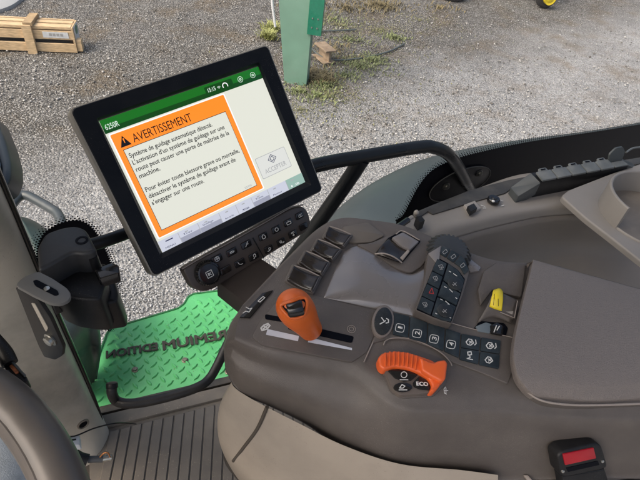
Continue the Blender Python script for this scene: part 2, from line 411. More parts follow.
tri('warning_icon', [(.042, .215), (.072, .140), (.102, .215)], 6, E_BLK)
tri('warning_mark', [(.068, .160), (.076, .160), (.0735, .193), (.0705, .193)], 7, E_OR)
lines = ['Système de guidage automatique détecté.', "L'activation d'un système de guidage sur une", 'route peut causer une perte de maîtrise de la', 'machine.', None, 'Pour éviter toute blessure grave ou mortelle,', 'désactiver le système de guidage avant de', "s'engager sur une route."]
wid = [.510, .575, .588, .122, 0, .605, .560, .325]
for i, (ln, wd) in enumerate(zip(lines, wid)):
    if ln: st('message_text', ln, .062, .300+i*.0515, wd, .034, E_TXT, 6, .012)
st('model_text', '6250R', .012, .072, .075, .038, E_ICON, 6, .01)
uq('clock_box', .615, .018, .80, .080, 3, E_GREEN2, .0015)
st('clock_text', '15:15', .63, .062, .05, .030, E_ICON, 6, .01)
def ringuv(name, cx, cy, r, lvl, m, w=.0006, seg=20, a0=0, a1=360):
    bm = bmesh.new(); pts = [suv(cx, cy)+MN.n*.00015*lvl+(ux*math.cos(math.radians(a))+uy*math.sin(math.radians(a)))*r for a in [a0+(a1-a0)*k/seg for k in range(seg+1)]]
    for a, b in zip(pts[:-1], pts[1:]):
        d = (b-a).normalized(); s_ = MN.n.cross(d)*w/2; prism(bm, [a-s_, b-s_, b+s_, a+s_], -MN.n*.0001)
    return fin(name, bm, m, screen, smooth=False)
ringuv('status_icon', .745, .055, .0036, 5, E_W, .0012, a0=-30, a1=210)
for sx in (.853, .942): ringuv('status_icon', sx, .048, .0036, 5, E_ICON, .0006); ringuv('status_icon', sx, .048, .0012, 5, E_ICON, .0010)
for k in (1, 2, 3): ringuv('signal_icon', .703, .063, .0011*k, 5, E_ICON, .0005, 6, 45, 135)
# accept button
uq('button_border', .735, .655, .955, .830, 3, E_LN, .002); uq('accept_button', .738, .659, .952, .826, 4, E_BTN, .002)
st('accept_text', 'ACCEPTER', .765, .800, .160, .038, E_LN, 6, .004)
for q in (1, .55):
    c0 = (.845, .706); dx, dy = .030*q, .034*q
    P4 = [suv(c0[0], c0[1]-dy), suv(c0[0]+dx, c0[1]), suv(c0[0], c0[1]+dy), suv(c0[0]-dx, c0[1])]
    bm = bmesh.new()
    for i in range(4):
        a, b = P4[i]+MN.n*.0009, P4[(i+1) % 4]+MN.n*.0009; d = (b-a).normalized(); s_ = MN.n.cross(d)*.0004; prism(bm, [a-s_, b-s_, b+s_, a+s_], -MN.n*.0001)
    fin('accept_icon', bm, E_NAVY, screen, smooth=False)
st('code_text', '03/045', .60, .838, .05, .018, E_LN, 6)
# bottom shortcut bar
uq('shortcut_bar', 0, .915, 1, 1, 3, E_BAR)
edges = [0, .12, .245, .385, .50, .61, .73, .87, 1]
for i in range(8):
    a, b = edges[i], edges[i+1]
    if i == 7: uq('shortcut_tile', a, .915, b, 1, 4, E_TEAL)
    if i in (1, 2, 5): uq('shortcut_tile', a+.004, .963, b, 1, 4, E_BAR2)
    if i: uq('divider', a, .918, a+.003, .998, 5, E_LN)
    st('shortcut_text', ['MENU', 'Trav.', 'Guidage', 'km/h', '5', 'Trans.', 'Moteur', '12'][i], a+.025, .988 if i not in (1, 2, 5) else .955, (b-a)*.5, .014, E_NAVY if i < 7 else E_W, 6)
    uq('tile_mark', a+.04, .932, a+.04+(.045 if i == 0 else .02), .940, 5, E_NAVY if i == 0 else E_LN)

# keypad strip under the screen
KP = Plane(MN.o-MN.n*.010, MN.u, MN.n)
pad_px = [(182, 269), (290, 208.5), (302, 205.5), (308, 211), (311.5, 224), (307, 231.5), (214, 289), (203, 292), (192, 288)]
pxplate('keypad_panel', KP, pad_px, 0, .016, mat('keypad_brown', (.062, .050, .044), .36, var=.08, dirt=(.12, .1, .09), dscale=20, damt=.2), mon, bevel=.003, r=.006, seg=3)
bm = bmesh.new(); tube(bm, crom([KP.at(x, y, .0006) for x, y in [(182, 269), (200, 258.5), (240, 236.5), (270, 219.5), (291, 207.5), (303, 205)]], 6), .0009, 6); fin('keypad_edge', bm, M_EDGE, mon)
btn = [(217, 259), (232, 252), (246.5, 244.5), (226, 270), (240, 263), (254, 256.5), (263.5, 236.5), (276.5, 229.5), (288.5, 222.5), (300, 215.5), (269, 249), (281.5, 242), (293, 234), (304, 226.5)]
for k, (x, y) in enumerate(btn):
    a, b = KP.uv(x, y, .002); hw, hh = .0078, .0047
    if k > 5: hw = .0068
    pts = [KP.loc(a+sx*hw+sy*.0006, b+sy*hh, .0022) for sx, sy in ((-1, -1), (1, -1), (1, 1), (-1, 1))]
    bm = bmesh.new(); prism(bm, roundpoly(pts, .0018, 3), -KP.n*.0025, .0008, 2); bo = fin('shortcut_button', bm, M_BLKG if k not in (3,) else M_SW, mon)
    def L(*q): return [(KP.loc(a+u_*.0034, b+v_*.0032, .0026)) for u_, v_ in q]
    ic = {0: [L(*[(math.cos(t*.785), math.sin(t*.785)) for t in range(9)]), L((-.7, 0), (.7, 0)), L((0, -.7), (0, .7))], 1: [L((-1, 0), (-.4, .3), (.4, .3), (1, 0), (.4, -.3), (-.4, -.3), (-1, 0))], 2: [L((-.8, -.8), (0, 0), (.9, 1)), L((0, 0), (.8, 0))],
          4: [L((-.8, .7), (-.5, -.3), (.3, -.8), (.9, -.7))], 5: [L((-.6, -.8), (-.1, -.7), (-.1, .8), (.8, .9), (.8, -.3), (.4, -.4))], 6: [L((-.7, -.9), (.7, -.9), (.7, .2), (0, .9), (-.7, .2), (-.7, -.9))], 7: [L(*[(math.cos(t*.785)*.8, math.sin(t*.785)*.8) for t in range(9)])],
          8: [L((-1, -.8), (1, -.8), (1, .3), (-1, .3), (-1, -.8)), L((-.3, .3), (0, .9), (.3, .3))], 9: [L((-1, -.6), (1, -.6)), L((-.9, -.2), (-.3, .6), (.2, 0), (.9, .6))], 10: [L((-1, -.7), (.2, -.7)), L(*[(.3+.5*math.cos(t*.785), .5*math.sin(t*.785)) for t in range(9)])],
          11: [L(*[(-.3+.5*math.cos(t*.785), .2+.5*math.sin(t*.785)) for t in range(9)]), L((.2, -.6), (1, -.6), (1, -.1))], 12: [L((-.9, .4), (-.4, .9), (.4, .9), (.9, .4)), L((0, .9), (0, -.9)), L((-.5, -.4), (0, -.9), (.5, -.4))]}.get(k)
    if ic:
        bm = bmesh.new()
        for ln in ic:
            for p, q in zip(ln[:-1], ln[1:]):
                d = (q-p).normalized(); s_ = KP.n.cross(d)*.00045; prism(bm, [p-s_, q-s_, q+s_, p+s_], -KP.n*.0003)
        fin('icon', bm, M_WHITE, bo, smooth=False)
strokes('divider', KP, [[(253, 238), (264, 258)]], .0016, .0006, M_BLK, mon)
kc = KP.at(206, 272.5, 0)
kn = latheobj('scroll_knob', kc, KP.n, [(.0165, 0), (.0175, .004), (.0175, .010), (.0155, .0135), (.013, .0142), (.0125, .0132), (.0, .0132)], M_BLKG, mon, seg=72, ribs=36, ribd=.0009, ribrows=(1, 2, 3))
a, b = KP.uv(209.5, 274, .0135)
bm = bmesh.new()
for ln in ([(-1, -1), (1, -1), (1, 1), (-1, 1), (-1, -1)], [(-.4, -.5), (.5, .5)], [(-.4, .5), (.5, -.5)], [(-.4, -.5), (-.4, .5)]):
    q_ = [KP.loc(a+x*.0042, b+y*.0042, .0142) for x, y in ln]
    for p, q in zip(q_[:-1], q_[1:]):
        d = (q-p).normalized(); s_ = KP.n.cross(d)*.0004; prism(bm, [p-s_, q-s_, q+s_, p+s_], -KP.n*.0003)
fin('icon', bm, M_WHITE, kn, smooth=False)

# ================================================================== ARMREST CONSOLE
CP = plane3(at(300, 250, 2.300), at(475, 262, 2.300), at(400, 390, 2.268))
con = thing('armrest_console', 'dark brown armrest control console with switches, orange lever and padded armrest', 'control console', at(380, 470, 2.18))
# neck of the monitor stands on the console: part of the monitor
bm = bmesh.new()
t_ = [KP.at(x, y, -.012) for x, y in [(214, 282), (262, 252), (284, 240), (252, 262)]]
prism(bm, [KP.at(217, 281, -.010), KP.at(258, 256, -.010), CP.at(296, 281, -.02), CP.at(246, 303, -.02)], V((0, .0, -.03)), .002, 2)
fin('neck', bm, mat('neck_brown', (.035, .028, .025), .4, var=.1), mon)

def c(px, py, h=0.0): return CP.at(px, py, h)
cols = [  # far edge, mid-far, mid, near edge, side mid, bottom
    [(243, 305), (240, 312), (237, 326), (234, 342), (231, 360, 2.24), (233, 383, 2.19)],
    [(262, 285), (258, 296), (253, 318), (246, 348), (240, 372, 2.235), (246, 395, 2.185)],
    [(289, 257), (286, 270), (279, 310), (272, 357), (266, 386, 2.23), (272, 406, 2.18)],
    [(318, 230), (316, 250), (314, 305), (310, 364), (306, 400, 2.228), (310, 425.5, 2.172)],
    [(342, 220), (345, 245), (350, 305), (352, 372), (350, 415, 2.225), (351, 457, 2.16)],
    [(372, 222), (380, 245), (392, 310), (398, 400), (395, 435, 2.22), (392, 472, 2.155)],
    [(405, 228), (415, 255), (430, 320), (445, 405), (443, 438, 2.22), (443, 477, 2.155)],
    [(450, 246), (458, 270), (472, 330), (490, 404), (490, 438, 2.22), (490, 480, 2.155)],
    [(495, 262), (503, 285), (515, 340), (530, 408), (532, 440, 2.22), (535, 479, 2.158)],
    [(560, 270), (568, 300), (575, 350), (585, 412), (588, 442, 2.22), (592, 477, 2.165)],
    [(660, 296), (665, 320), (670, 360), (680, 414), (680, 444, 2.22), (685, 478, 2.165)],
]
rows = []
def rr(f): return [f(cc) for cc in cols]
far = rr(lambda k: c(*k[0]))
rows.append([p+V((0, .004, -.06)) for p in far])
rows.append([p+V((0, .003, -.008)) for p in far])
rows.append(far)
rows.append(rr(lambda k: c(*k[1]))); rows.append(rr(lambda k: c(*k[2])))
rows.append(rr(lambda k: c(k[2][0]*.28+k[3][0]*.72, k[2][1]*.28+k[3][1]*.72, -.0005)))
rows.append(rr(lambda k: c(k[3][0], k[3][1], -.0075)))
rows.append(rr(lambda k: at((k[3][0]*.65+k[4][0]*.35), (k[3][1]*.65+k[4][1]*.35), 2.250)))
rows.append(rr(lambda k: at(*k[4]))); 
rows.append(rr(lambda k: at(k[5][0]*.9+k[4][0]*.1, k[5][1]*.9+k[4][1]*.1, k[5][2]+.006))); rows.append(rr(lambda k: at(*k[5])))
rows.append([p+V((.0, .03, -.012)) for p in rows[-1]]); rows.append([p+V((0, .08, 0)) for p in rows[-1]])
# close the front nose: prepend a squeezed column
body = loft('body', rows, M_CON, con, nu=8, nv=6)
nose = [[r[0]*.55+rows[4][0]*.45+V((.03, .01, -.02)) if False else r[0] for r in rows]]
bm = bmesh.new(); ring = crom([r[0] for r in rows], 6); vs = [bm.verts.new(p) for p in ring]; ctr = sum(ring, V())/len(ring)+V((-.004, 0, -.008)); 
mid = [bm.verts.new(p*.6+ctr*.4+V((-.010, -.0, -.004))) for p in ring]; cv = bm.verts.new(ctr+V((-.013, 0, -.003)))
n_ = len(vs)
for i in range(n_):
    j = (i+1) % n_; bm.faces.new((vs[i], vs[j], mid[j], mid[i])); bm.faces.new((mid[i], mid[j], cv))
fin('nose_cap', bm, M_CON, con, angle=80)

# black label plate with hare and tortoise
lp = pxplate('label_plate', CP, [(239.5, 317), (262, 293), (273, 290), (250, 317.5)], .0022, .003, M_BLKG, con, bevel=.0004, r=.0008)
strokes('icon', CP, [[(243, 313), (246, 311), (249, 312), (252, 308), (249.5, 309), (246, 307)], [(258, 301), (263, 296.5)], [(260, 302), (265, 297.5)], [(258, 301), (260, 302)], [(263, 296.5), (265, 297.5)]], .0009, .0026, M_WHITE, lp)
# slot panel
pxplate('slot_panel', CP, [(252, 337), (259, 322), (281, 297), (300, 291), (330, 299), (384, 312), (367, 352), (352, 362), (262, 345)], .0012, .004, M_CON, con, bevel=.0010, r=.004)
for s_ in ([(265, 314), (284, 317.5), (284, 322), (265, 319)], [(313, 327), (354, 336.5), (352, 343), (311, 334)]):
    pxplate('lever_slot', CP, s_, .0018, .003, M_FRIT, con, bevel=0, r=.0025)
pxplate('slot_joint', CP, [(290, 320), (316, 328), (313, 336), (288, 329)], .0016, .002, M_FRIT, con, bevel=0, r=.001)
pxplate('pale_stripe', CP, [(267.5, 329), (299, 336), (298, 341), (266, 334.5)], .0018, .001, M_STRIPE, con, bevel=0, r=0)
pxplate('pale_stripe', CP, [(308.5, 337), (352, 348), (352, 350), (308, 342)], .0018, .001, M_STRIPE, con, bevel=0, r=0)
strokes('tortoise_icon', CP, [[(261, 328), (264, 325), (268, 323.5), (270, 325.5), (267, 329), (262, 330.5), (261, 328)], [(263, 329), (268, 325)], [(264, 326), (267, 328)]], .0016, .0018, M_WHITE, con)
bm = bmesh.new(); 
for r_ in (.0048, .0026):
    cc_ = c(351.5, 329, .0016); tube(bm, [cc_+(CP.u*math.cos(t)+CP.v*math.sin(t))*r_ for t in [k*math.pi/10 for k in range(20)]], .0004, 5, closed=True)
fin('lock_ring', bm, M_EDGE, con)
bm = bmesh.new(); tube(bm, crom([c(x, y, .0012) for x, y in [(386, 311), (378, 331), (369, 351), (364, 362)]], 6), .0007, 8); fin('seam_ridge', bm, M_EDGE, con)
# palm rest hump
PR = [[(345, 251.5), (357, 246.5), (373, 252), (392, 267), (409, 274), (422, 270), (438, 261)],
      [(339, 263), (355, 260), (373, 265), (390, 275), (407, 281), (420, 280), (433, 275)],
      [(333, 277), (352, 276), (370, 281), (388, 288), (404, 292), (417, 293), (427, 291)],
      [(328, 290), (349, 292), (367, 297), (385, 301), (401, 304), (412, 305), (421, 306)],
      [(325.5, 297.5), (348, 302), (366, 306), (384, 309.5), (399, 313), (409, 315), (417, 317)]]
hh_ = [.002, .0075, .009, .0075, .002]; hw_ = [.001, .0065, .0085, .009, .0085, .0075, .006]
PRg = [[c(x, y, min(hh_[a], hw_[b_])) for b_, (x, y) in enumerate(r)] for a, r in enumerate(PR)]
PRg = [[p-CP.n*.004 for p in PRg[0]]]+PRg+[[p-CP.n*.004 for p in PRg[-1]]]
PRg = [[r[0]-CP.n*.003]+r for r in PRg]
loft('palm_rest', PRg, M_CONS, con, 6, 6, angle=80)
pxplate('upper_panel', CP, [(356, 244), (370, 243), (390, 235), (420, 233), (436, 240), (430, 254), (422, 266), (411, 273), (398, 269), (375, 254)], .0048, .004, M_CON, con, bevel=.0012, r=.006)
pxplate('front_facet', CP, [(343, 226), (368, 222), (385, 235), (372, 242), (354, 243), (345, 240)], .003, .004, mat('facet_plastic', (.12, .105, .09), .4, var=.05), con, bevel=.0015, r=.004)
# four glossy rocker switches along the front edge
sws = [[(330, 227.5), (349.5, 235), (342.5, 244.5), (325.5, 237.5)], [(319, 240.5), (338.5, 249), (331.5, 258), (313.5, 250.5)], [(307, 252.5), (327, 262), (320.5, 273), (301, 263)], [(295, 267), (317.5, 276.5), (311, 290), (289, 280)]]
for k, q in enumerate(sws):
    cx_ = sum(p[0] for p in q)/4; cy_ = sum(p[1] for p in q)/4
    q = [((p[0]-cx_)*1.12+cx_, (p[1]-cy_)*1.12+cy_) for p in q]
    big = [((p[0]-cx_)*1.2+cx_, (p[1]-cy_)*1.2+cy_) for p in q]
    sw = pxplate('rocker_switch', CP, big, .0045, .006, M_CON, con, bevel=.0018, r=.003)
    P0 = [c(p[0], p[1], .0085) for p in q]
    P0[0] = c(*q[0], .010); P0[1] = c(*q[1], .0085)
    # curved glossy paddle
    A, B, C_, D = P0; R_ = []
    for t in (0, .25, .5, .75, 1):
        hgt = -.0035*math.sin(t*math.pi)+.0015
        R_.append([(A*(1-t)+B*t)*(1-s)+(D*(1-t)+C_*t)*s+CP.n*(hgt-(.003 if s in (0, 1) else 0)) for s in (0, .12, .5, .88, 1)])
    lo = loft('paddle', R_, M_SW, sw, 4, 4, thick=.0012)
    tubeobj('chrome_edge', [B*.98+A*.02+CP.n*-.0006, (B+C_)/2+CP.n*.0002, C_*.98+D*.02+CP.n*-.0006], .0009, M_EDGE, sw, seg=8)
    tubeobj('lip', [A+CP.n*.0004, (A+B)/2+CP.n*.001+CP.v*.001, B+CP.n*.0004], .0008, M_EDGE, sw, seg=8)
# twin rocker in the upper panel
tw = pxplate('finger_rocker', CP, [(375, 254), (388, 238), (401, 231), (421, 241), (402, 263)], .0056, .002, M_FRIT, con, bevel=0, r=.003)
loft('paddle', [[c(375, 254, .006), c(382, 245, .010), c(389, 238.5, .006)], [c(386, 257, .012), c(389, 249.5, .0085), c(394, 242.5, .006)], [c(395, 260.5, .011), c(398, 254, .006), c(401, 247, .005)], [c(402, 262.5, .006), c(406, 256, .007), c(410, 250, .006)]], M_SW, tw, 5, 5, thick=.001)
tubeobj('lip', [c(375, 254, .0068), c(384, 253.5, .012), c(394, 257, .012), c(402, 262.8, .0068)], .0010, M_EDGE, tw, seg=8)
pxplate('paddle', CP, [(400, 257.5), (408, 249), (410, 251), (403, 260)], .009, .003, M_EDGE, tw, bevel=.0008, r=.001)
pxplate('paddle', CP, [(392, 237), (403, 231.5), (419.5, 241), (410, 250), (398, 243)], .0105, .005, M_CONS, tw, bevel=.002, r=.002)
tubeobj('lip', [c(396, 234, .0107), c(403, 231, .0107), (c(419.5, 240, .0107))], .0008, M_EDGE, tw, seg=8)

# ribbed thumb wheel and keypad to its right
wc = c(447.5, 254.5, .0)
latheobj('thumb_wheel', wc, CP.n, [(.0270, -.008), (.0305, .000), (.0302, .005), (.0240, .0135), (.012, .0150), (.0, .0152)], mat('wheel_grey', (.035, .038, .041), .4, var=.1), con, seg=144, ribs=24, ribd=.0024, ribrows=(1, 2, 3))
kb = pxplate('keypad_block', CP, [(428, 253), (442, 245), (453, 250), (464.5, 259), (469.5, 271), (464, 292), (452, 324), (436, 320), (415, 310), (424, 285)], .0160, .018, M_CON, con, bevel=.0012, r=.002)
pxplate('silver_cap', CP, [(428.5, 253.5), (441, 245.5), (439, 262.5), (436.5, 263)], .0172, .002, mat('silver_cap', (.22, .205, .2), .3), con, bevel=.0006, r=.001)
tops = [[(442, 245.5), (450.5, 249), (446, 257), (439.8, 253)], [(451.5, 249.6), (459.5, 254.5), (453.5, 262), (447, 257.5)], [(460.5, 255.2), (465, 260), (469, 270), (464.5, 274), (460, 266.5), (454.5, 262.5)]]
for q in tops:
    b_ = pxplate('upper_button', CP, q, .0178, .003, M_BTNB, con, bevel=.0006, r=.001)
    cx_ = sum(p[0] for p in q)/len(q); cy_ = sum(p[1] for p in q)/len(q)
    strokes('icon', CP, [[(cx_-2, cy_+1), (cx_+1.5, cy_-2), (cx_+3, cy_+.5), (cx_-.5, cy_+3), (cx_-2, cy_+1)]], .0005, .0181, M_GREYP, b_)
# keypad left column and right field
pxplate('keypad_field', CP, [(437.5, 257.5), (447, 262.5), (458, 270), (465, 279), (460, 297), (451, 322.5), (434, 317), (416.5, 309.5), (424, 290)], .0168, .002, M_FRIT, con, bevel=0, r=.0015)
def lerp(p, q, t): return (p[0]*(1-t)+q[0]*t, p[1]*(1-t)+q[1]*t)
La, Lb = (437.5, 258), (417, 308.5); Ra, Rb = (447, 263), (430.5, 315)
icp = [(441, 267), (435.5, 278.5), (431, 291), (425, 304.5)]
for k in range(4):
    t0_, t1_ = k/4+.01, (k+1)/4-.012
    q = [lerp(La, Lb, t0_), lerp(Ra, Rb, t0_), lerp(Ra, Rb, t1_), lerp(La, Lb, t1_)]
    b_ = pxplate('keypad_button', CP, q, .0182, .003, M_BTNB, con, bevel=.0006, r=.0012)
    x, y = icp[k]
    if k == 2: strokes('icon', CP, [[(x-2, y+2), (x+1, y-3), (x+2.6, y+2.6), (x-2, y+2)]], .0006, .0185, M_RED, b_)
    else: strokes('icon', CP, [[(x-2.5, y-1.5), (x+1, y-2.5), (x+2.5, y+.5), (x-1, y+1), (x-2.5, y-1.5)], [(x-1, y+2.5), (x+2, y+2)], [(x, y-1), (x+1, y+2)]], .0005, .0185, M_GREYP, b_)
RR = [(459.5, 271), (464.5, 279.5), (459.5, 297), (451, 321.5)]
fld = [[(448.5, 263.5), (458, 270.3), (464.3, 279.8), (461, 292), (452.5, 286.5), (443.5, 279.5)], [(443, 281), (452, 288), (460.5, 293.5), (456.5, 305), (447, 300), (438, 295.5)], [(437.5, 297), (446.5, 301.5), (456, 306.5), (450.8, 321.5), (441, 319), (432, 315)]]
for q in fld:
    pxplate('keypad_button', CP, q, .0182, .003, M_BTNB, con, bevel=.0006, r=.001)
for (x, y) in ((455, 284), (445, 311)):
    d_ = latheobj('round_button', c(x, y, .018), CP.n, [(.0095, 0), (.0095, .0016), (.0085, .0022), (.0, .0022)], M_BTN, con, seg=32)
    strokes('icon', CP, [[(x-1.5, y-1.5), (x+1.5, y+1.5)], [(x-1.5, y+1.5), (x+1.5, y-1.5)], [(x-2.5, y), (x-1.5, y+1)]], .0006, .0205, M_GREYP, d_)
strokes('keypad_print', CP, [[(449, 271), (451, 272)], [(453.5, 273.5), (457, 276)], [(460, 283), (461.5, 284)], [(444.5, 286.5), (446.5, 287.5)], [(449.5, 289), (452.5, 292)], [(455.5, 297.5), (457, 298.5)], [(440.5, 299), (442.5, 300)], [(445.5, 301), (449.5, 304.5), (447, 304)], [(451, 308), (452.5, 309)], [(435.5, 313), (437, 314)], [(449, 317), (451, 318)]], .0008, .0185, M_WHITE, con)
pxplate('small_cover', CP, [(467, 263), (470, 258.5), (481, 267), (479, 271), (470, 272)], .003, .004, M_CONS, con, bevel=.0008, r=.0015)
# lid behind the yellow rocker
pxplate('flap_cover', CP, [(478, 290), (484, 271), (497, 262.5), (526, 262.5), (521.5, 297), (509, 294.5), (493, 289), (481, 305)], .0055, .006, M_CON, con, bevel=.0012, r=.003)
yk = thing_none = None
yh = loft('rocker_housing', [[c(477, 323, .001), c(487, 306, .012), c(494, 290, .014)], [c(493, 317, .004), c(501, 305, .014), c(508, 296, .0145)], [c(511, 323, .003), c(514, 310, .010), c(517, 300, .010)]], M_CON, con, 5, 5, thick=.0015)
pxplate('rocker_frame', CP, [(498, 298), (507, 296), (517.5, 301), (514.5, 318), (503, 314)], .010, .010, M_CON, con, bevel=.0010, r=.002)
pxplate('rocker_well', CP, [(502.5, 299), (508, 298), (515, 302), (512.5, 314.5), (505, 311)], .0104, .002, M_GREY, con, bevel=0, r=.001)
bm = bmesh.new(); tube(bm, [c(507, 296, .0105), c(517.5, 301, .0105), c(514.5, 318, .0105), c(500, 312, .0105)], .0007, 6); fin('rocker_edge', bm, M_EDGE, con)
yb = loft('yellow_rocker', [[c(489.5, 306.5, .012), c(491.5, 298, .0195), c(493, 292, .019), c(494, 290.5, .013)], [c(495, 309, .013), c(497, 299, .0215), c(498.5, 291, .021), c(499.5, 289, .014)], [c(501.5, 311, .013), c(502.5, 301, .0195), c(502.5, 294, .019), c(502.5, 292, .013)]], M_YEL, con, 5, 5, thick=.002)
strokes('rib', CP, [[(494.5, 294), (493.5, 305)], [(498, 293), (498.5, 306)]], .0005, .0225, M_BLK, yb)
pxplate('plug', CP, [(476, 326), (486, 322), (492, 324), (490, 333), (478, 331)], .004, .006, mat('plug_grey', (.13, .16, .18), .5), con, bevel=.001, r=.001)
pxplate('plug', CP, [(490, 325), (497, 322), (504, 326), (503, 335), (491, 333)], .005, .006, M_BLKG, con, bevel=.001, r=.002)
strokes('pin', CP, [[(494, 332), (496.5, 325.5)], [(497, 330), (499.5, 326)]], .0011, .0056, M_WHITE, con)
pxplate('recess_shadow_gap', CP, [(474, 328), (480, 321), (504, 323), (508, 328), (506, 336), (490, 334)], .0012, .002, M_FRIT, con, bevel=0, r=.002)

# raised button rail with numbered buttons
pxplate('button_rail', CP, [(372, 343), (386, 311), (391, 307.5), (425, 314.5), (470, 328), (512, 337.5), (516, 343), (514, 366), (508, 384), (480, 372), (452, 362), (436, 349), (410, 340), (392, 338)], .0022, .004, M_CON, con, bevel=.0012, r=.003, seg=3)
bm = bmesh.new(); tube(bm, crom([c(x, y, .0024) for x, y in [(391, 307.5), (425, 314.5), (450, 322.5), (475, 329.5), (500, 334.8), (512, 337.5), (516, 341), (516.5, 352)]], 5), .0006, 6); fin('rail_edge', bm, M_EDGE, con)
qs = [[(394, 312.5), (409.5, 316), (408, 337.5), (393, 334)], [(410.5, 316.3), (427.5, 322.5), (426.5, 343), (409.2, 338)], [(428.5, 323), (445, 328), (443.5, 350.5), (427.5, 343.8)], [(446, 328.4), (460.5, 333), (458.8, 357.5), (444.7, 351)],
      [(461.7, 333.6), (480.6, 337), (479.4, 350.2), (461, 347)], [(481.6, 337.2), (501, 340.5), (500, 353.6), (480.4, 350.4)], [(461, 348), (479.4, 351.2), (478.3, 364), (459.8, 359)], [(480.4, 351.6), (500, 354.8), (499, 368.5), (479.4, 364.4)]]
ncen = [(400, 327.5), (417, 333), (434, 338.5), (451, 344)]
for k, q in enumerate(qs):
    b_ = pxplate('numbered_button' if k < 4 else 'function_button', CP, q, .0044, .003, M_BTNB, con, bevel=.0005, r=.0010)
    if k < 4:
        x, y = ncen[k]
        w1 = 1.0 if k == 0 else 1.7
        o_ = ptext('numeral', str(k+1), CP, (x+2.4, y+w1+.5), (x+2.4+.12*w1*2, y-w1+.5), .0056, .0046, M_WHITE, b_, bold=.02)
        strokes('icon', CP, [[(x+(4.3*cx2-.8*sy2), y+.4+(3.9*sy2+.8*cx2)) for cx2, sy2 in [(math.copysign(abs(math.cos(a_))**.5, math.cos(a_)), math.copysign(abs(math.sin(a_))**.5, math.sin(a_))) for a_ in [math.pi*2*q_/20 for q_ in range(21)]]]], .0007, .0046, M_WHITE, b_)
    else:
        x = sum(p[0] for p in q)/4; y = sum(p[1] for p in q)/4
        ln = [[(x-4.5, y), (x-2, y-3), (x+1, y-2.5), (x+3, y+1), (x, y+3.2), (x-3, y+2.5), (x-4.5, y)], [(x-1.5, y-1), (x+1.2, y+1)], [(x-1, y+1.3), (x+1, y-1.2)]]
        if k in (4, 5): ln += [[(x+5, y-2), (x+5.5, y+1.5), (x+4, y+3)]]
        if k == 6: ln = [[(x-2, y-3.5), (x+1.5, y-4), (x+2, y-1), (x-1.5, y-.5), (x-2, y-3.5)], [(x, y-.5), (x+.5, y+2), (x-2.5, y+3), (x+3, y+4)]]
        strokes('icon', CP, ln, .0011, .0046, M_WHITE, b_)
ep = []
e0 = c(383, 321, .004); 
def ell(cx, cy, rx, ry, rot, n=28):
    r_ = math.radians(rot); return [(cx+rx*math.cos(t)*math.cos(r_)-ry*math.sin(t)*math.sin(r_), cy+rx*math.cos(t)*math.sin(r_)+ry*math.sin(t)*math.cos(r_)) for t in [2*math.pi*k/n for k in range(n)]]
pxplate('button_ring', CP, ell(383.2, 321, 11, 16.5, 8), .0062, .008, mat('ring_plastic', (.17, .145, .13), .35), con, bevel=.0014, r=0)
eb = pxplate('oval_button', CP, ell(383.4, 321, 8.9, 14, 8), .0070, .003, M_BTN, con, bevel=.0006, r=0)
strokes('icon', CP, [[(380, 324), (384.5, 321.5), (381.5, 317.5)], [(384.5, 321.5), (385.5, 320.5)], [(386.5, 318.5), (388.5, 319.5), (388.5, 322.5), (386, 323)]], .0012, .0072, M_WHITE, eb)

# orange speed dial
pxplate('dial_base', CP, [(377, 358), (385, 350), (408, 346), (435, 356), (449, 362), (446, 384), (434, 396), (402, 398), (391, 392)], .001, .003, M_CON, con, bevel=.001, r=.004)
dl = pxplate('dial_panel', CP, [(384, 368), (395, 366), (410, 368), (424, 374), (433, 386), (432, 392), (420, 394), (400, 395), (392, 388)], .0075, .008, mat('dial_panel', (.12, .10, .088), .35), con, bevel=.001, r=.003)
ringpx = [(378, 357.5), (382.5, 352.5), (395, 350.4), (407.5, 351.6), (420, 355.4), (433, 360), (443, 368), (445, 376), (440, 386), (434.5, 391.5), (430, 391), (432.5, 385), (429, 378), (420, 372.5), (407.5, 368), (395, 366.5), (384, 369.5), (379.5, 365.5)]
dr = pxplate('orange_dial', CP, ringpx, .0145, .014, M_DIAL, con, bevel=.003, r=.003, seg=4)
pxplate('thumb_tab', CP, [(420, 356.5), (428, 360.5), (434, 362.5), (438, 360.3), (445.5, 359.2), (448, 363), (446, 379), (441.5, 381.5), (432, 376.5), (422, 370)], .0205, .015, M_DIAL, dr, bevel=.003, r=.003, seg=4)
for (xa, ya, xb, yb_) in [(385.5, 353, 385.5, 366.5), (390, 352, 389.5, 366), (394.5, 351.8, 394, 365.5), (399, 352, 398.8, 366), (403.5, 352.4, 403, 366.3), (408, 353.2, 407.2, 367), (412.5, 354.6, 411.2, 368.3), (417, 356, 415, 370)]:
    bm = bmesh.new(); tube(bm, crom([c(xa, ya, .0145), c((xa+xb)/2, (ya+yb_)/2, .0160), c(xb, yb_, .0145)], 4), [.0010]*9, 6); fin('rib', bm, M_DIAL, dr)
for nm, q, r_ in (('dial_button', [(388, 370.5), (398, 368.8), (411, 371), (418, 374.6), (411.5, 380.2), (404, 381), (395, 377.8)], .001), ('dial_button', [(413, 382.3), (419, 376), (426, 380), (431, 386.5), (431.5, 390), (420, 389), (414, 386.5)], .001), ('dial_button', ell(403, 387, 9.3, 4.6, 0, 20), 0)):
    pxplate(nm, CP, q, .0095, .003, M_BLKG, dl, bevel=.0005, r=r_)
x, y = 404, 374.7; hk = .0099
strokes('icon', CP, [[(x+3*math.cos(t*.6), y+3*math.sin(t*.6)) for t in range(12)], [(x-4, y+5), (x+4, y+5)]], .0008, hk, M_WHITE, dl)
strokes('icon', CP, [[(399.5, 388), (402, 384.5), (405, 386), (403, 388), (399.5, 388)], [(399, 389.8), (407, 389.8)]], .0009, hk, M_WHITE, dl)
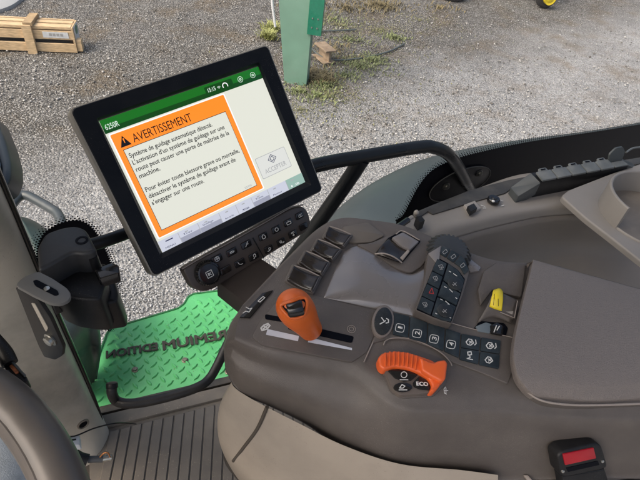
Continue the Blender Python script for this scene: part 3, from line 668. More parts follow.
ptext('eco_print', 'ECO', CP, (416.5, 385.3), (428.5, 386.0), .0042, hk, M_WHITE, dl, bold=.05)
strokes('icon', CP, [[(445.5, 387), (444, 389), (444.5, 393), (446.5, 394)], [(446, 388), (446, 393)], [(444, 390.5), (448, 390.5)]], .0008, .0008, M_WHITE, con)
bm = bmesh.new(); tube(bm, crom([c(x, y, .0026) for x, y in [(383.5, 345), (386, 340.5), (394, 338), (409, 338.5), (424, 343.5), (440, 352), (449.5, 361), (452, 366)]], 6), .0007, 8); fin('recess_rim', bm, M_EDGE, con)

# gear lever with orange grip
lv0 = c(314, 334, -.004); lv1 = at(291.5, 303, 2.352)
gax = (lv1-lv0).normalized(); gL = (lv1-lv0).length
toC = (CAM-lv1).normalized(); gw = gax.cross(toC).normalized(); gu = gw.cross(gax).normalized()
if gu.dot(toC) < 0: gu = -gu
bm = bmesh.new()
prof = [(0.12, .0085, .0085), (.16, .0125, .012), (.22, .0135, .013), (.40, .0145, .0145), (.60, .0165, .017), (.78, .0188, .0188), (.92, .0192, .0192), (1.02, .0180, .018), (1.10, .0142, .0142), (1.15, .0075, .0075), (1.163, .0018, .0018)]
ringL = []
for t, a, b in prof:
    bend = gu*(.004*math.sin(max(0, t)*2.2))
    ringL.append([lv0+gax*gL*t+bend+gw*a*math.cos(q)+gu*b*math.sin(q) for q in [2*math.pi*k/10 for k in range(10)]])
R2 = [crom(r_, 4, closed=True) for r_ in ringL]
C2 = [crom([r_[k] for r_ in R2], 5) for k in range(len(R2[0]))]
vs = [[bm.verts.new(p) for p in col] for col in C2]
for i in range(len(vs)):
    a_, b_ = vs[i], vs[(i+1) % len(vs)]
    for j in range(len(a_)-1): bm.faces.new((a_[j], a_[j+1], b_[j+1], b_[j]))
bm.faces.new([cl[-1] for cl in vs]); bm.faces.new([cl[0] for cl in vs])
grip = fin('lever_grip', bm, M_ORANGE, con, angle=80)
tubeobj('lever_shaft', [lv0-gax*.02, lv0+gax*gL*.14], .006, M_BLK, con, smooth_n=0)
# thumb wheel window in the grip: a rounded trapezoid lying on the grip's face towards the driver
wpx = [(281, 305.5), (291.5, 301), (303.5, 297.5), (307, 302), (305.5, 311), (300.5, 317), (292, 318), (286, 313.5)]
from mathutils.bvhtree import BVHTree
gb_ = BVHTree.FromPolygons([v.co[:] for v in grip.data.vertices], [list(p.vertices) for p in grip.data.polygons])
def ghit(x, y):
    h_, n_2, _, _ = gb_.ray_cast(CAM, ray(x, y).normalized()); return (h_ or at(x, y, 2.34)), n_2
hc, hn = ghit(295, 308)
if hn.dot(CAM-hc) < 0: hn = -hn
rimp = crom([ghit(x, y)[0] for x, y in wpx], 5, closed=True)
bm = bmesh.new()
r0_ = [bm.verts.new(p+hn*.0010) for p in rimp]; r1_ = [bm.verts.new(p*.7+hc*.3+hn*.0012) for p in rimp]; cv_ = bm.verts.new(hc+hn*.0012)
for k in range(len(rimp)):
    l = (k+1) % len(rimp); bm.faces.new((r0_[k], r0_[l], r1_[l], r1_[k])); bm.faces.new((r1_[k], r1_[l], cv_))
fin('thumb_recess', bm, M_FRIT, grip)
bm = bmesh.new(); tube(bm, [p+hn*.0002 for p in rimp], .0021, 10, closed=True); fin('window_rim', bm, M_ORANGE, grip, angle=80)
rax = (ghit(303, 306)[0]-ghit(286, 310)[0]).normalized(); rax = (rax-hn*rax.dot(hn)).normalized()
bm = bmesh.new(); lathe(bm, hc-rax*.0080-hn*.0062-hn.cross(rax)*.001, rax, [(.0, 0), (.0080, .0), (.0092, .0015), (.0092, .0145), (.0080, .016), (.0, .016)], 40); fin('thumb_roller', bm, M_BLKG, grip)

# armrest pad
ph = .020
def pz(x, y, h): return c(x, y, h)
padtop = [[(535, 262.5), (600, 280), (645, 292), (690, 304)], [(526, 300), (590, 310), (645, 318), (700, 330)], [(516.5, 345), (575, 352), (645, 352), (705, 355)], [(519, 372), (580, 380), (645, 378), (705, 376)]]
rows = []
r0 = [c(x, y, ph) for x, y in padtop[0]]
rows.append([p+CP.v*.008-CP.n*.016 for p in r0]); rows.append([p+CP.v*.003-CP.n*.004 for p in r0]); 
rows.append([p-CP.v*.001 for p in r0])
for k in (1, 2): rows.append([c(x, y, ph+(.003 if k == 1 else .002)) for x, y in padtop[k]])
rows.append([c(x, y, ph-.001) for x, y in padtop[3]])
rows.append([c(x, y, ph-.005) for x, y in [(527, 386), (585, 391), (645, 388.5), (705, 386)]])
rows.append([c(x, y, ph-.010) for x, y in [(536, 395), (590, 400), (645, 397.5), (705, 395)]])
rows.append([c(x, y, ph-.0150) for x, y in [(543, 399.5), (592, 403), (645, 401), (705, 399)]])
# rounded front end column
def cap(r, i):
    p = r[0]; return p
full = []
for r_ in rows:
    f_ = r_[0]; out = -(r_[1]-r_[0]).normalized()
    full.append([f_+out*.0015-CP.n*.014, f_+out*.0026-CP.n*.006, f_+out*.0012-CP.n*.001]+[f_+(r_[1]-f_)*.06]+r_[1:])
pad = loft('armrest_pad', full, M_PAD, con, 6, 6, angle=80)
lip = [(533, 262.5), (523.5, 300), (514, 340), (513.5, 362), (518, 380), (530, 394), (545, 401.5), (570, 404.8), (600, 405), (645, 403.5), (700, 401)]
lipp = crom([c(x, y, .0070) for x, y in lip], 6)
bm = bmesh.new(); tube(bm, lipp, .0013, 8); fin('pad_piping', bm, M_EDGE, con)
bm = bmesh.new()
prism(bm, [p for p in crom([c(x, y, .0062) for x, y in lip], 4)]+[c(700, 310, .0062), c(560, 266, .0062)], -CP.n*.012, .001, 2); fin('pad_tray', bm, M_CON, con)
# crease line along the side of the console
bm = bmesh.new(); tube(bm, crom([at(x, y, z) for x, y, z in [(516, 384, 2.268), (530, 401, 2.262), (552, 412, 2.256), (600, 415, 2.254), (680, 412, 2.254)]], 5), .0010, 6); fin('side_crease', bm, M_CON, con)

# ================================================================== PEDESTAL
ped = thing('seat_pedestal', 'light beige moulded pedestal cover under the dark armrest console', 'seat base', at(330, 470, ZF))
R = [[(262, 372, 2.20), (240, 376, 2.20), (232, 384, 2.19), (250, 398, 2.19), (300, 424, 2.19), (345, 446, 2.19), (400, 464, 2.185), (460, 470, 2.185), (498, 475, 2.18)],
     [(258, 378, 2.14), (230, 388, 2.14), (224, 402, 2.14), (243, 420, 2.14), (292, 450, 2.14), (340, 472, 2.14), (398, 490, 2.14), (460, 498, 2.14), (498, 500, 2.14)],
     [(250, 386, 2.07), (224, 402, 2.07), (219, 420, 2.07), (237, 442, 2.07), (284, 478, 2.07), (332, 500, 2.07), (390, 518, 2.07), (460, 525, 2.07), (498, 528, 2.07)],
     [(250, 400, 2.0), (223, 422, 2.0), (219, 440, 2.0), (234, 462, 2.0), (278, 500, 2.0), (326, 525, 2.0), (385, 540, 2.0), (460, 548, 2.0), (498, 550, 2.0)],
     [(256, 420, 1.9), (228, 446, 1.9), (228, 462, 1.9), (243, 484, 1.9), (282, 520, 1.9), (330, 545, 1.9), (385, 560, 1.9), (460, 566, 1.9), (498, 570, 1.9)],
     [(266, 450, 1.75), (244, 474, 1.75), (246, 488, 1.75), (260, 508, 1.75), (295, 540, 1.75), (335, 562, 1.75), (385, 578, 1.75), (460, 585, 1.75), (498, 590, 1.75)],
     [(266, 470, ZF), (240, 490, ZF), (243, 500, ZF), (260, 525, ZF), (295, 555, ZF), (335, 575, ZF), (385, 590, ZF), (460, 598, ZF), (498, 600, ZF)]]
loft('cover', [[at(*p) for p in r] for r in R], M_BEIGE, ped, 8, 6)
def pedpt(i, s, off=.0015):
    r = [at(*p) for p in R[i]]; k = int(s); f = s-k; p = r[k]*(1-f)+r[k+1]*f
    return p+(CAM-p).normalized()*off
bm = bmesh.new(); tube(bm, crom([pedpt(0, 3.35), pedpt(1, 3.3), pedpt(2, 3.15), pedpt(3, 2.95)], 6), .0024, 8); fin('panel_seam', bm, mat('seam_brown', (.06, .05, .04), .7), ped)
# bellows / skirt at its foot
tubeobj('foot_bellows', [at(232, 452, 1.80), at(236, 462, 1.80), at(248, 476, 1.80), at(262, 492, 1.80), at(290, 510, 1.80)], .018, mat('bellows', (.04, .035, .03), .6), ped)

# ================================================================== SEAT BELT BUCKLE
bk = thing('seat_belt_buckle', 'black seat belt buckle with a red release button beside the console', 'seat belt buckle', at(590, 480, 2.17))
BP = plane3(at(558, 455, 2.222), at(604, 443, 2.228), at(565, 478, 2.195))
pxplate('buckle_body', BP, [(557.5, 456), (563, 451), (596, 443), (602, 446), (608, 466), (604, 470), (566, 478), (561, 476)], .004, .018, M_BLK, bk, bevel=.003, r=.004, seg=3)
pxplate('release_button', BP, [(563, 454.5), (594, 448), (596.5, 458.5), (565.5, 465.5)], .0055, .003, M_REDB, bk, bevel=.0008, r=.001)
pxplate('latch_slot', BP, [(566, 468), (598, 461), (599.5, 465), (568, 472)], .0045, .001, M_FRIT, bk, bevel=0, r=.001)
for x, y in ((562.5, 471), (602, 461)): latheobj('rivet', BP.at(x, y, .0035), BP.n, [(.0021, 0), (.0018, .0014), (.0, .0018)], M_METAL, bk, seg=12)
pxplate('stalk', BP, [(562, 476), (605, 469), (618, 510), (570, 520)], -.001, .014, M_BLK, bk, bevel=.002, r=.002)
pxplate('belt_bracket', Plane(at(520, 480, 2.15), (1, 0, 0), (0, -.3, 1)), [(494, 472), (520, 474), (525, 478), (548, 477), (600, 482), (700, 470), (700, 560), (494, 560)], 0, .01, M_BLK, bk, bevel=.002, r=.003)
pxplate('webbing_clip', Plane(at(520, 480, 2.162), (1, 0, 0), (0, -.3, 1)), [(524, 475), (528, 475), (536, 484), (531, 484)], .002, .003, M_EDGE, bk, bevel=.0005, r=.001)
pxplate('metal_tongue', Plane(at(635, 470, 2.165), (1, 0, 0), (0, -.3, 1)), [(628, 468), (645, 463), (650, 476), (634, 475)], .004, .003, M_LABEL, bk, bevel=.001, r=.002)

# ================================================================== SIDE CONSOLE
sc = thing('side_console', 'beige side console under the window with deep tray and cup holder', 'side console', at(500, 260, ZF))
R = [[(300, 300, 2.10), (345, 262, 2.12), (385, 232, 2.135), (412, 216, ZS), (440, 204, ZS), (480, 188, ZS), (520, 175, ZS), (560, 172, ZS), (600, 166, ZS), (660, 156, ZS)],
     [(308, 308, 2.10), (355, 270, 2.12), (397, 241, 2.135), (428, 224, ZS+.002), (455, 217, ZS+.002), (492, 207, ZS+.002), (528, 200, ZS+.002), (566, 192, ZS+.002), (606, 186, ZS+.002), (665, 180, ZS+.002)],
     [(312, 318, 2.09), (360, 280, 2.11), (403, 251, 2.125), (436, 232, ZS), (464, 224, ZS), (500, 215, ZS), (534, 209, ZS), (570, 204, ZS), (610, 200, ZS), (668, 196, ZS)],
     [(318, 330, 2.06), (366, 292, 2.08), (410, 262, 2.10), (442, 243, 2.118), (470, 233, 2.12), (505, 224, 2.12), (538, 217, 2.12), (573, 214, 2.12), (613, 212, 2.12), (670, 215, 2.12)],
     [(330, 360, 2.0), (375, 330, 2.0), (420, 300, 2.01), (455, 278, 2.02), (485, 265, 2.02), (518, 258, 2.02), (550, 250, 2.02), (582, 250, 2.02), (620, 255, 2.02), (675, 262, 2.02)],
     [(345, 400, 1.95), (385, 370, 1.96), (430, 340, 1.965), (468, 322, 1.97), (500, 310, 1.97), (530, 305, 1.97), (560, 302, 1.97), (590, 305, 1.97), (630, 312, 1.97), (680, 320, 1.97)],
     [(365, 450, 1.94), (400, 430, 1.95), (450, 400, 1.955), (490, 385, 1.96), (520, 380, 1.96), (550, 375, 1.96), (580, 375, 1.96), (610, 378, 1.96), (650, 385, 1.96), (690, 390, 1.96)]]
loft('rim_panel', [[at(*p) for p in r] for r in R[:4]], M_SIDE, sc, 6, 6, thick=.003)
loft('tray_well', [[at(*p)-V((0, 0, .001)) for p in r] for r in R[3:]], mat('well_shade_plastic', (.17, .153, .137), .48, var=.07, vscale=8, bump=.25, bscale=1500, dirt=(.2, .18, .155), dscale=7, damt=.3), sc, 6, 6, thick=.003)  # plastic darkened to put the tray's shade into its colour
SP = horiz(ZS+.003)
# dark trim strip between sill and beige
SP2 = Plane(at(470, 195, ZS+.006), (1, 0, 0), (0, 0, 1))
pxplate('sill_trim', SP2, [(413, 213), (432, 205), (470, 190), (508, 180), (560, 170), (660, 154), (660, 160), (560, 178), (512, 188), (505, 193), (472, 202), (433, 214), (428, 211), (417, 219)], 0, .01, mat('sill_trim', (.045, .042, .038), .5, var=.1, dirt=(.2, .18, .15), dscale=20, damt=.3), sc, bevel=.001, r=.002)
sq = pxplate('square_switch', SP2, [(464, 204.5), (475, 200.5), (481, 208), (470, 213.5)], .003, .01, M_GREY, sc, bevel=.001, r=.001)
pxplate('switch_key', SP2, [(467.5, 206), (474, 203), (477.5, 208), (471, 212)], .011, .010, M_BLK, sq, bevel=.001, r=.001)
kn2 = latheobj('round_socket', SP2.at(493, 201.5, 0), V((0, 0, 1)), [(.0125, 0), (.0125, .007), (.011, .009), (.006, .009), (.005, .011), (0, .011)], M_BLKG, sc, seg=32)
latheobj('cap', SP2.at(493, 201.5, .011), V((0, 0, 1)), [(.003, 0), (.003, .002), (0, .003)], M_WHITE, kn2, seg=16)
strokes('switch_print', SP2, [[(481, 205), (485, 206.5)], [(483, 208), (486, 208)], [(500, 200), (503, 201)], [(501, 206), (504, 205)]], .0012, .0008, M_WHITE, sc)
# cup panel
CPZ = ZS+.035
CU = horiz(CPZ)
pn = pxplate('cup_panel', CU, [(561, 196), (568, 190), (612, 173), (680, 150), (690, 280), (645, 264), (612, 238), (586, 218)], 0, .012, M_SIDE, sc, bevel=.004, r=.010, seg=4)
cc = CU.at(650, 219, 0); Rc = (CU.at(608, 222, 0)-cc).length
def arcwall(name, r, z0, z1, a0, a1, th, m, parent, slope=None):
    bm = bmesh.new(); n = 40; rows_ = []
    for k in range(n+1):
        a = math.radians(a0+(a1-a0)*k/n); d = V((math.cos(a), math.sin(a), 0)); zt = z1
        if slope: zt = slope(k/n)
        prf = [(r, z0), (r, zt-.003), (r-.0012, zt-.0008), (r-th/2, zt), (r-th+.0012, zt-.0008), (r-th, zt-.003), (r-th, z0)]
        rows_.append([bm.verts.new(V((cc.x, cc.y, 0))+d*q+V((0, 0, z))) for q, z in prf])
    for A, B in zip(rows_[:-1], rows_[1:]):
        for i in range(len(A)-1): bm.faces.new((A[i], A[i+1], B[i+1], B[i]))
    bm.faces.new(rows_[0]); bm.faces.new(rows_[-1])
    return fin(name, bm, m, parent, angle=50)
import builtins
ang = math.degrees(math.atan2((CU.at(603, 222)-cc).y, (CU.at(603, 222)-cc).x)) % 360
arcwall('cup_holder', Rc, CPZ-.002, CPZ+.05, ang+12, ang-150, .007, M_SIDE, sc)
arcwall('cup_rim', Rc*.99, CPZ-.002, CPZ+.004, ang+12, ang+215, .005, M_SIDE, sc)
bm = bmesh.new(); lathe(bm, (cc.x, cc.y, CPZ+.0006), (0, 0, 1), [(Rc*.96, 0), (Rc*.96, .001), (Rc*.5, .0012), (0, .0012)], 48); fin('cup_floor', bm, mat('cup_floor', (.14, .12, .10), .5, dirt=(.25, .22, .18), dscale=15, damt=.5), sc)

# connector strip
cs = thing('connector_strip', 'black connector strip with a row of grey capped sockets on the window sill', 'socket strip', at(560, 190, ZS))
A0 = at(517, 196, ZS+.012); A1 = at(620, 176, ZS+.012); dS = (A1-A0); Ls = dS.length; dS.normalize(); nS = V((0, 0, 1)).cross(dS)   # towards window
if nS.dot(NX) < 0: nS = -nS
def cp_(t, b, z): return A0+dS*(t*Ls)+nS*b+V((0, 0, z))
bm = bmesh.new(); prism(bm, [cp_(.14, -.004, .030), cp_(1.0, -.004, .030), cp_(1.0, .026, .034), cp_(.14, .026, .034)], V((0, 0, -.045)), .0015, 2); fin('strip_body', bm, M_BLK, cs)
bm = bmesh.new(); prism(bm, roundpoly([cp_(-.03, -.010, .008), cp_(.145, -.007, .031), cp_(.145, .027, .034), cp_(-.01, .022, .008)], .003, 3), V((0, 0, -.03)), .002, 2); fin('end_piece', bm, mat('strip_end', (.05, .056, .058), .5, var=.1), cs)
bm = bmesh.new(); prism(bm, roundpoly([cp_(1.0, -.004, .032), cp_(1.18, -.006, .010), cp_(1.20, .024, .010), cp_(1.0, .027, .034)], .003, 3), V((0, 0, -.03)), .002, 2); fin('end_piece', bm, mat('strip_end', (.05, .056, .058), .5, var=.1), cs)
pxplate('end_recess', SP2, [(511, 188), (517, 185), (520, 187), (513, 191)], .012, .004, M_FRIT, cs, bevel=0, r=.001)
for k in range(6):
    t0_ = .155+k*.14; t1_ = t0_+.13
    if k < 5:
        bm = bmesh.new(); prism(bm, roundpoly([cp_(t0_, -.006, .0365), cp_(t1_, -.006, .0365), cp_(t1_, .018, .041), cp_(t0_, .018, .041)], .002, 3), V((0, 0, -.004)), .0008, 2)
        tm = (t0_+t1_)/2; w_ = (t1_-t0_)*.32
        prism(bm, roundpoly([cp_(tm-w_, .016, .041), cp_(tm+w_, .016, .041), cp_(tm+w_*.8, .024, .0435), cp_(tm-w_*.8, .024, .0435)], .002, 3), V((0, 0, -.003)), .0006, 2)
        cp__ = fin('socket_cap', bm, M_SLATE, cs)
        bm = bmesh.new(); prism(bm, roundpoly([cp_(tm-w_*.5, .0185, .0432), cp_(tm+w_*.5, .0185, .0432), cp_(tm+w_*.5, .021, .0438), cp_(tm-w_*.5, .021, .0438)], .0008, 2), V((0, 0, -.001)), 0); fin('cap_hole', bm, M_FRIT, cp__)
    else:
        bm = bmesh.new(); o3 = [cp_(t0_-.01, .012, .034), cp_(t1_, .012, .034), cp_(t1_+.01, .018, .054), cp_(t1_-.03, .021, .066), cp_(t0_+.03, .021, .066), cp_(t0_-.02, .018, .054)]
        prism(bm, roundpoly(o3, .004, 4), nS*.004, .001, 2); fin('socket_cap', bm, mat('dark_cap', (.05, .058, .06), .5), cs)['label'] = 'dark socket cap flipped upright'
        bm = bmesh.new(); prism(bm, [cp_(t0_, -.006, .036), cp_(t1_, -.006, .036), cp_(t1_, .012, .036), cp_(t0_, .012, .036)], V((0, 0, -.003)), .0005, 1); fin('socket', bm, M_SLATE, cs)
tubeobj('lead', [cp_(1.02, .02, .05), cp_(1.12, .028, .052), cp_(1.3, .035, .046), cp_(1.7, .05, .05)], .0022, M_SLATE, cs)

# gas strut
gs = thing('window_stay', 'thin black window stay with a grey ball end beside the console', 'gas strut', at(395, 230, 2.12))
tubeobj('rod', [at(360, 258, 2.175), at(388, 234, 2.175), at(408, 220, 2.175)], .0055, M_BLKG, gs, smooth_n=0)
tubeobj('rod_end', [at(406, 221, 2.176), at(412, 217, 2.176)], .0036, M_GREY, gs, smooth_n=0)
latheobj('ball_joint', at(416, 214, 2.17), (0, 0, 1), [(.003, -.004), (.0045, 0), (.0052, .003), (.0045, .006), (.002, .0085), (0, .009)], M_GREY, gs, seg=20)
bm = bmesh.new(); prism(bm, [at(x, y, 2.168) for x, y in [(416, 217), (421, 215), (425, 220), (420, 222.5)]], V((0, 0, -.02)), .001); fin('bracket', bm, M_BLK, gs)

# ================================================================== SIDE WINDOW WITH FRIT
sw_ = thing('side_window', 'large side window pane with black dotted edge band', 'window', NX*.66+V((0, 0, ZF)))
gm = bpy.data.materials.new('window_glass'); gm.use_nodes = True; nt = gm.node_tree; nt.nodes.clear()
out = nt.nodes.new('ShaderNodeOutputMaterial'); mx = nt.nodes.new('ShaderNodeMixShader'); tr = nt.nodes.new('ShaderNodeBsdfTransparent'); gl = nt.nodes.new('ShaderNodeBsdfGlossy')
tr.inputs['Color'].default_value = (.97, .985, .975, 1); gl.inputs['Roughness'].default_value = .02; mx.inputs['Fac'].default_value = .035
nt.links.new(tr.outputs[0], mx.inputs[1]); nt.links.new(gl.outputs[0], mx.inputs[2]); nt.links.new(mx.outputs[0], out.inputs['Surface'])
def wl(a, z, off=0.0):   # point on the window plane: a along AX, z height
    p = NX*.67+AX*a; return V((p.x, p.y, z))+W.n*off
bm = bmesh.new(); vs = [bm.verts.new(p) for p in (wl(-.16, ZF+.02), wl(1.6, ZF+.02), wl(1.6, 3.2), wl(-.16, 3.2))]; bm.faces.new(vs)
fin('glass', bm, gm, sw_, smooth=False)
def dots(bm, curve, out_dir, pitch=.0048, rows_=4, r0=.0021):
    # curve: dense list of points on W; out_dir(i)->unit vector outwards
    L_ = [0]
    for a, b in zip(curve[:-1], curve[1:]): L_.append(L_[-1]+(b-a).length)
    s = 0
    while s < L_[-1]:
        for r_ in range(rows_):
            ss = s+(pitch/2 if r_ % 2 else 0)
            if ss > L_[-1]: continue
            i = max(0, min(len(curve)-2, next((k for k in range(len(L_)-1) if L_[k+1] >= ss), len(L_)-2)))
            f = (ss-L_[i])/max(1e-9, L_[i+1]-L_[i]); p = curve[i]*(1-f)+curve[i+1]*f
            t = (curve[i+1]-curve[i]).normalized(); o_ = W.n.cross(t)
            if o_.dot(out_dir) < 0 and not isinstance(out_dir, str): o_ = -o_
            q = p+o_*(.0006+r_*pitch*.74); rad = r0*(1-r_*.22)
            vv = [bm.verts.new(q-W.n*.0012+(W.u*math.cos(k*math.pi/4)+W.v*math.sin(k*math.pi/4))*rad) for k in range(8)]
            bm.faces.new(vv)
        s += pitch
up = [(396, 220), (403, 215), (411, 200), (418, 187), (428, 174), (440, 165.5), (458, 158), (485, 151), (520, 143.5), (560, 137), (600, 131), (640, 124.5), (700, 115)]
upc = crom([W.at(x, y) for x, y in up], 8)
lowc = [W.at(x, y) for x, y in [(396, 225), (420, 222), (450, 212), (480, 201), (520, 190), (560, 184), (600, 178), (640, 170), (700, 160)]]
bm = bmesh.new()
pts_ = [p-W.n*.001 for p in upc]+[p-W.n*.001 for p in lowc[::-1]]
prism(bm, pts_, W.n*.0005)
ctrp = W.at(520, 170)
mid_ = len(upc)//3
dots(bm, upc, (W.v if W.v.z > 0 else -W.v)*1.0-W.u*.9, .0068, 4, .0027)
fin('frit_band', bm, M_FRIT, sw_, smooth=False)
lf = [(44, 290), (38, 270), (38, 248), (43, 235), (53, 226.5), (66, 221.5), (79, 220.5), (90, 226), (100, 239), (108, 256), (115, 277), (118, 298), (117, 318), (108, 330)]
lfc = crom([W.at(x, y) for x, y in lf], 8)
bm = bmesh.new(); prism(bm, [p-W.n*.001 for p in lfc], W.n*.0005)
cen = W.at(78, 280)
# dots all round, outwards from the centre
L_ = 0
for part_ in range(len(lfc)-1):
    pass
def dots_c(bm, curve, cen, pitch=.0050, rows_=4, r0=.0019):
    s = 0; L_ = [0]
    for a, b in zip(curve[:-1], curve[1:]): L_.append(L_[-1]+(b-a).length)
    while s < L_[-1]:
        for r_ in range(rows_):
            ss = min(L_[-1], s+(pitch/2 if r_ % 2 else 0)); i = next((k for k in range(len(L_)-1) if L_[k+1] >= ss), len(L_)-2)
            f = (ss-L_[i])/max(1e-9, L_[i+1]-L_[i]); p = curve[i]*(1-f)+curve[i+1]*f; t = (curve[i+1]-curve[i]).normalized(); o_ = W.n.cross(t)
            if o_.dot(p-cen) < 0: o_ = -o_
            q = p+o_*(.0006+r_*pitch*.74); rad = r0*(1-r_*.22)
            bm.faces.new([bm.verts.new(q-W.n*.0012+(W.u*math.cos(k*math.pi/4)+W.v*math.sin(k*math.pi/4))*rad) for k in range(8)])
        s += pitch
dots_c(bm, lfc, cen)
fin('frit_band', bm, M_FRIT, sw_, smooth=False)

# ================================================================== HANDRAIL
hr = thing('handrail', 'bent black tubular handrail bolted to the window band behind the monitor', 'handrail', W.at(462, 185))
hp = [W.at(471, 190, .004), W.at(467, 183, -.012), W.at(459, 168, -.035), W.at(448, 154, -.055), W.at(434, 147.5, -.06), W.at(420, 147, -.06), W.at(372, 155, -.06), W.at(318, 165, -.06), W.at(250, 185, -.07), W.at(190, 208, -.09), W.at(150, 224, -.11), W.at(122, 235, -.13), W.at(98, 243, -.14), W.at(80, 247.5, -.145)]
bm = bmesh.new(); tube(bm, crom(hp, 7), [.0122]*60+[.0110, .0098, .0086]+[.0082]*28, 18); fin('rail_tube', bm, M_TUBE, hr, angle=60)
bm = bmesh.new(); tube(bm, crom([W.at(362, 159, -.06), W.at(345, 185, -.055), W.at(318, 223, -.05), W.at(290, 262, -.045), W.at(260, 305, -.04)], 6), .0142, 18); fin('brace_tube', bm, M_TUBE, hr, angle=60)
bm = bmesh.new()
op = ell(460, 184, 33, 12.5, -24, 30)
prism(bm, [W.at(x, y, -.004) for x, y in op], W.n*.004, .001, 2); plate_ = fin('mount_plate', bm, M_BLK, hr)
bm = bmesh.new(); tube(bm, [W.at(x, y, -.0045) for x, y in op], .0010, 6, closed=True); fin('plate_edge', bm, mat('dull_edge', (.07, .07, .065), .5), plate_)
for x, y in ((446, 186), (479, 173)):
    latheobj('bolt', W.at(x, y, -.004), -W.n, [(.0095, 0), (.0095, .002), (.0065, .003), (.006, .007), (0, .0075)], mat('dark_bolt', (.06, .06, .055), .45, metal=.5), hr, seg=18)

# ================================================================== BLACK BOX ON PILLAR
bx = thing('monitor_mount_box', 'bulky black plastic mounting box holding the monitor rail beside the pillar', 'mounting box', at(75, 290, 2.2))
top = [(37, 247), (45, 233), (62, 227), (76, 225), (86, 229), (97, 250), (84, 254), (72, 252), (55, 262), (38, 271)]
bm = bmesh.new(); zt = 2.335
prism(bm, roundpoly([at(x, y, zt) for x, y in top], .006, 3), V((.0, .0, -.075)), .004, 3, taper=-.0)
fin('upper_case', bm, mat('box_plastic', (.022, .023, .025), .48, bump=.2, bscale=1500, dirt=(.07, .065, .06), dscale=14, damt=.3), bx)
bm = bmesh.new(); prism(bm, roundpoly([at(x, y, 2.305) for x, y in [(38, 270), (56, 258), (74, 250), (88, 252), (101, 262), (106, 278), (100, 300), (84, 300), (60, 296), (42, 288)]], .006, 3), V((.0, .01, -.07)), .004, 3, taper=.1); fin('front_case', bm, M_BLK, bx)
bm = bmesh.new(); prism(bm, roundpoly([at(x, y, 2.275) for x, y in [(76, 268), (104, 262), (112, 272), (118, 292), (117, 302), (90, 306), (78, 300)]], .005, 3), V((.0, .01, -.06)), .004, 3, taper=.05); fin('lower_case', bm, M_BLK, bx)
bm = bmesh.new(); prism(bm, roundpoly([at(x, y, 2.315) for x, y in [(94, 269), (112, 262), (119, 265), (119, 273), (99, 279)]], .002, 3), V((0, 0, -.014)), .002, 2); fin('clamp_lever', bm, M_BLKG, bx)
latheobj('hole', at(82, 241, zt-.001), (0, 0, 1), [(.007, 0), (.007, .0015), (.0045, .0018), (.004, .0005), (0, .0005)], M_FRIT, bx, seg=20)
tubeobj('clamp_arm', [at(92, 256, 2.325), at(98, 272, 2.30), at(106, 292, 2.275)], .006, M_BLK, bx)

# ================================================================== PILLAR
pl = thing('corner_pillar', 'tall beige plastic covered corner pillar at the front of the cab', 'pillar', at(70, 440, ZF))
pb = at(101, 430, ZF)
# right edge of the pillar through pixels; cross-section rounded
edge = [(103, 436, ZF), (97, 412, 1.70), (83, 375, 1.84), (62, 328, 2.00), (36, 268, 2.16), (8, 200, 2.30), (-40, 90, 2.50), (-120, -80, 2.72)]
R = []
back = -AX
inw = -NX
for i, (x, y, z) in enumerate(edge):
    p = at(x, y, z); 
    flare = .0 if i > 1 else (.004 if i == 1 else .014)
    row = [p+NX*.05+AX*0, p+NX*.012+AX*flare, p+inw*.012+AX*(flare-.002), p+inw*.030+back*.014+inw*flare, p+inw*.040+back*.045+inw*flare, p+inw*.044+back*.10+inw*flare, p+inw*.044+back*.20+inw*flare, p+inw*.040+back*.32]
    R.append(row)
loft('pillar_cover', R, M_PILLAR, pl, 6, 6)
tubeobj('window_seal', [at(x+1.5, y, z) for x, y, z in edge], .0045, M_BLKG, pl)
# hole near the foot
from mathutils.bvhtree import BVHTree
pc_ = [o for o in pl.children if o.name.startswith('pillar_cover')][0]
bv = BVHTree.FromPolygons([v.co[:] for v in pc_.data.vertices], [list(p.vertices) for p in pc_.data.polygons])
hit, hn_, _, _ = bv.ray_cast(CAM, ray(83, 424).normalized())
if hit is not None:
    if hn_.dot(CAM-hit) < 0: hn_ = -hn_
    latheobj('screw_hole', hit, hn_, [(.012, -.006), (.012, .002), (.0095, .003), (.0085, .001), (0, .001)], mat('hole_ring', (.2, .17, .14), .5), pl, seg=24)
    latheobj('screw_hole_core', hit+hn_*.0008, hn_, [(.0080, -.001), (.0080, .0008), (0, .0008)], M_FRIT, pl, seg=24)

# bracket on the pillar
br = thing('metal_bracket', 'black slotted metal angle bracket bolted to the beige pillar', 'bracket', at(45, 330, 2.2))
BZ = horiz(2.335)
fl = [(15, 285), (23, 277), (38, 271), (52, 278), (67, 288), (71, 294), (69, 300), (60, 304), (50, 303), (33, 295)]
pts = roundpoly([BZ.at(x, y) for x, y in fl], .004, 4)
sl = [BZ.at(x, y) for x, y in [(33, 281), (37, 280), (58, 291), (59, 295), (55, 296), (35, 286)]]
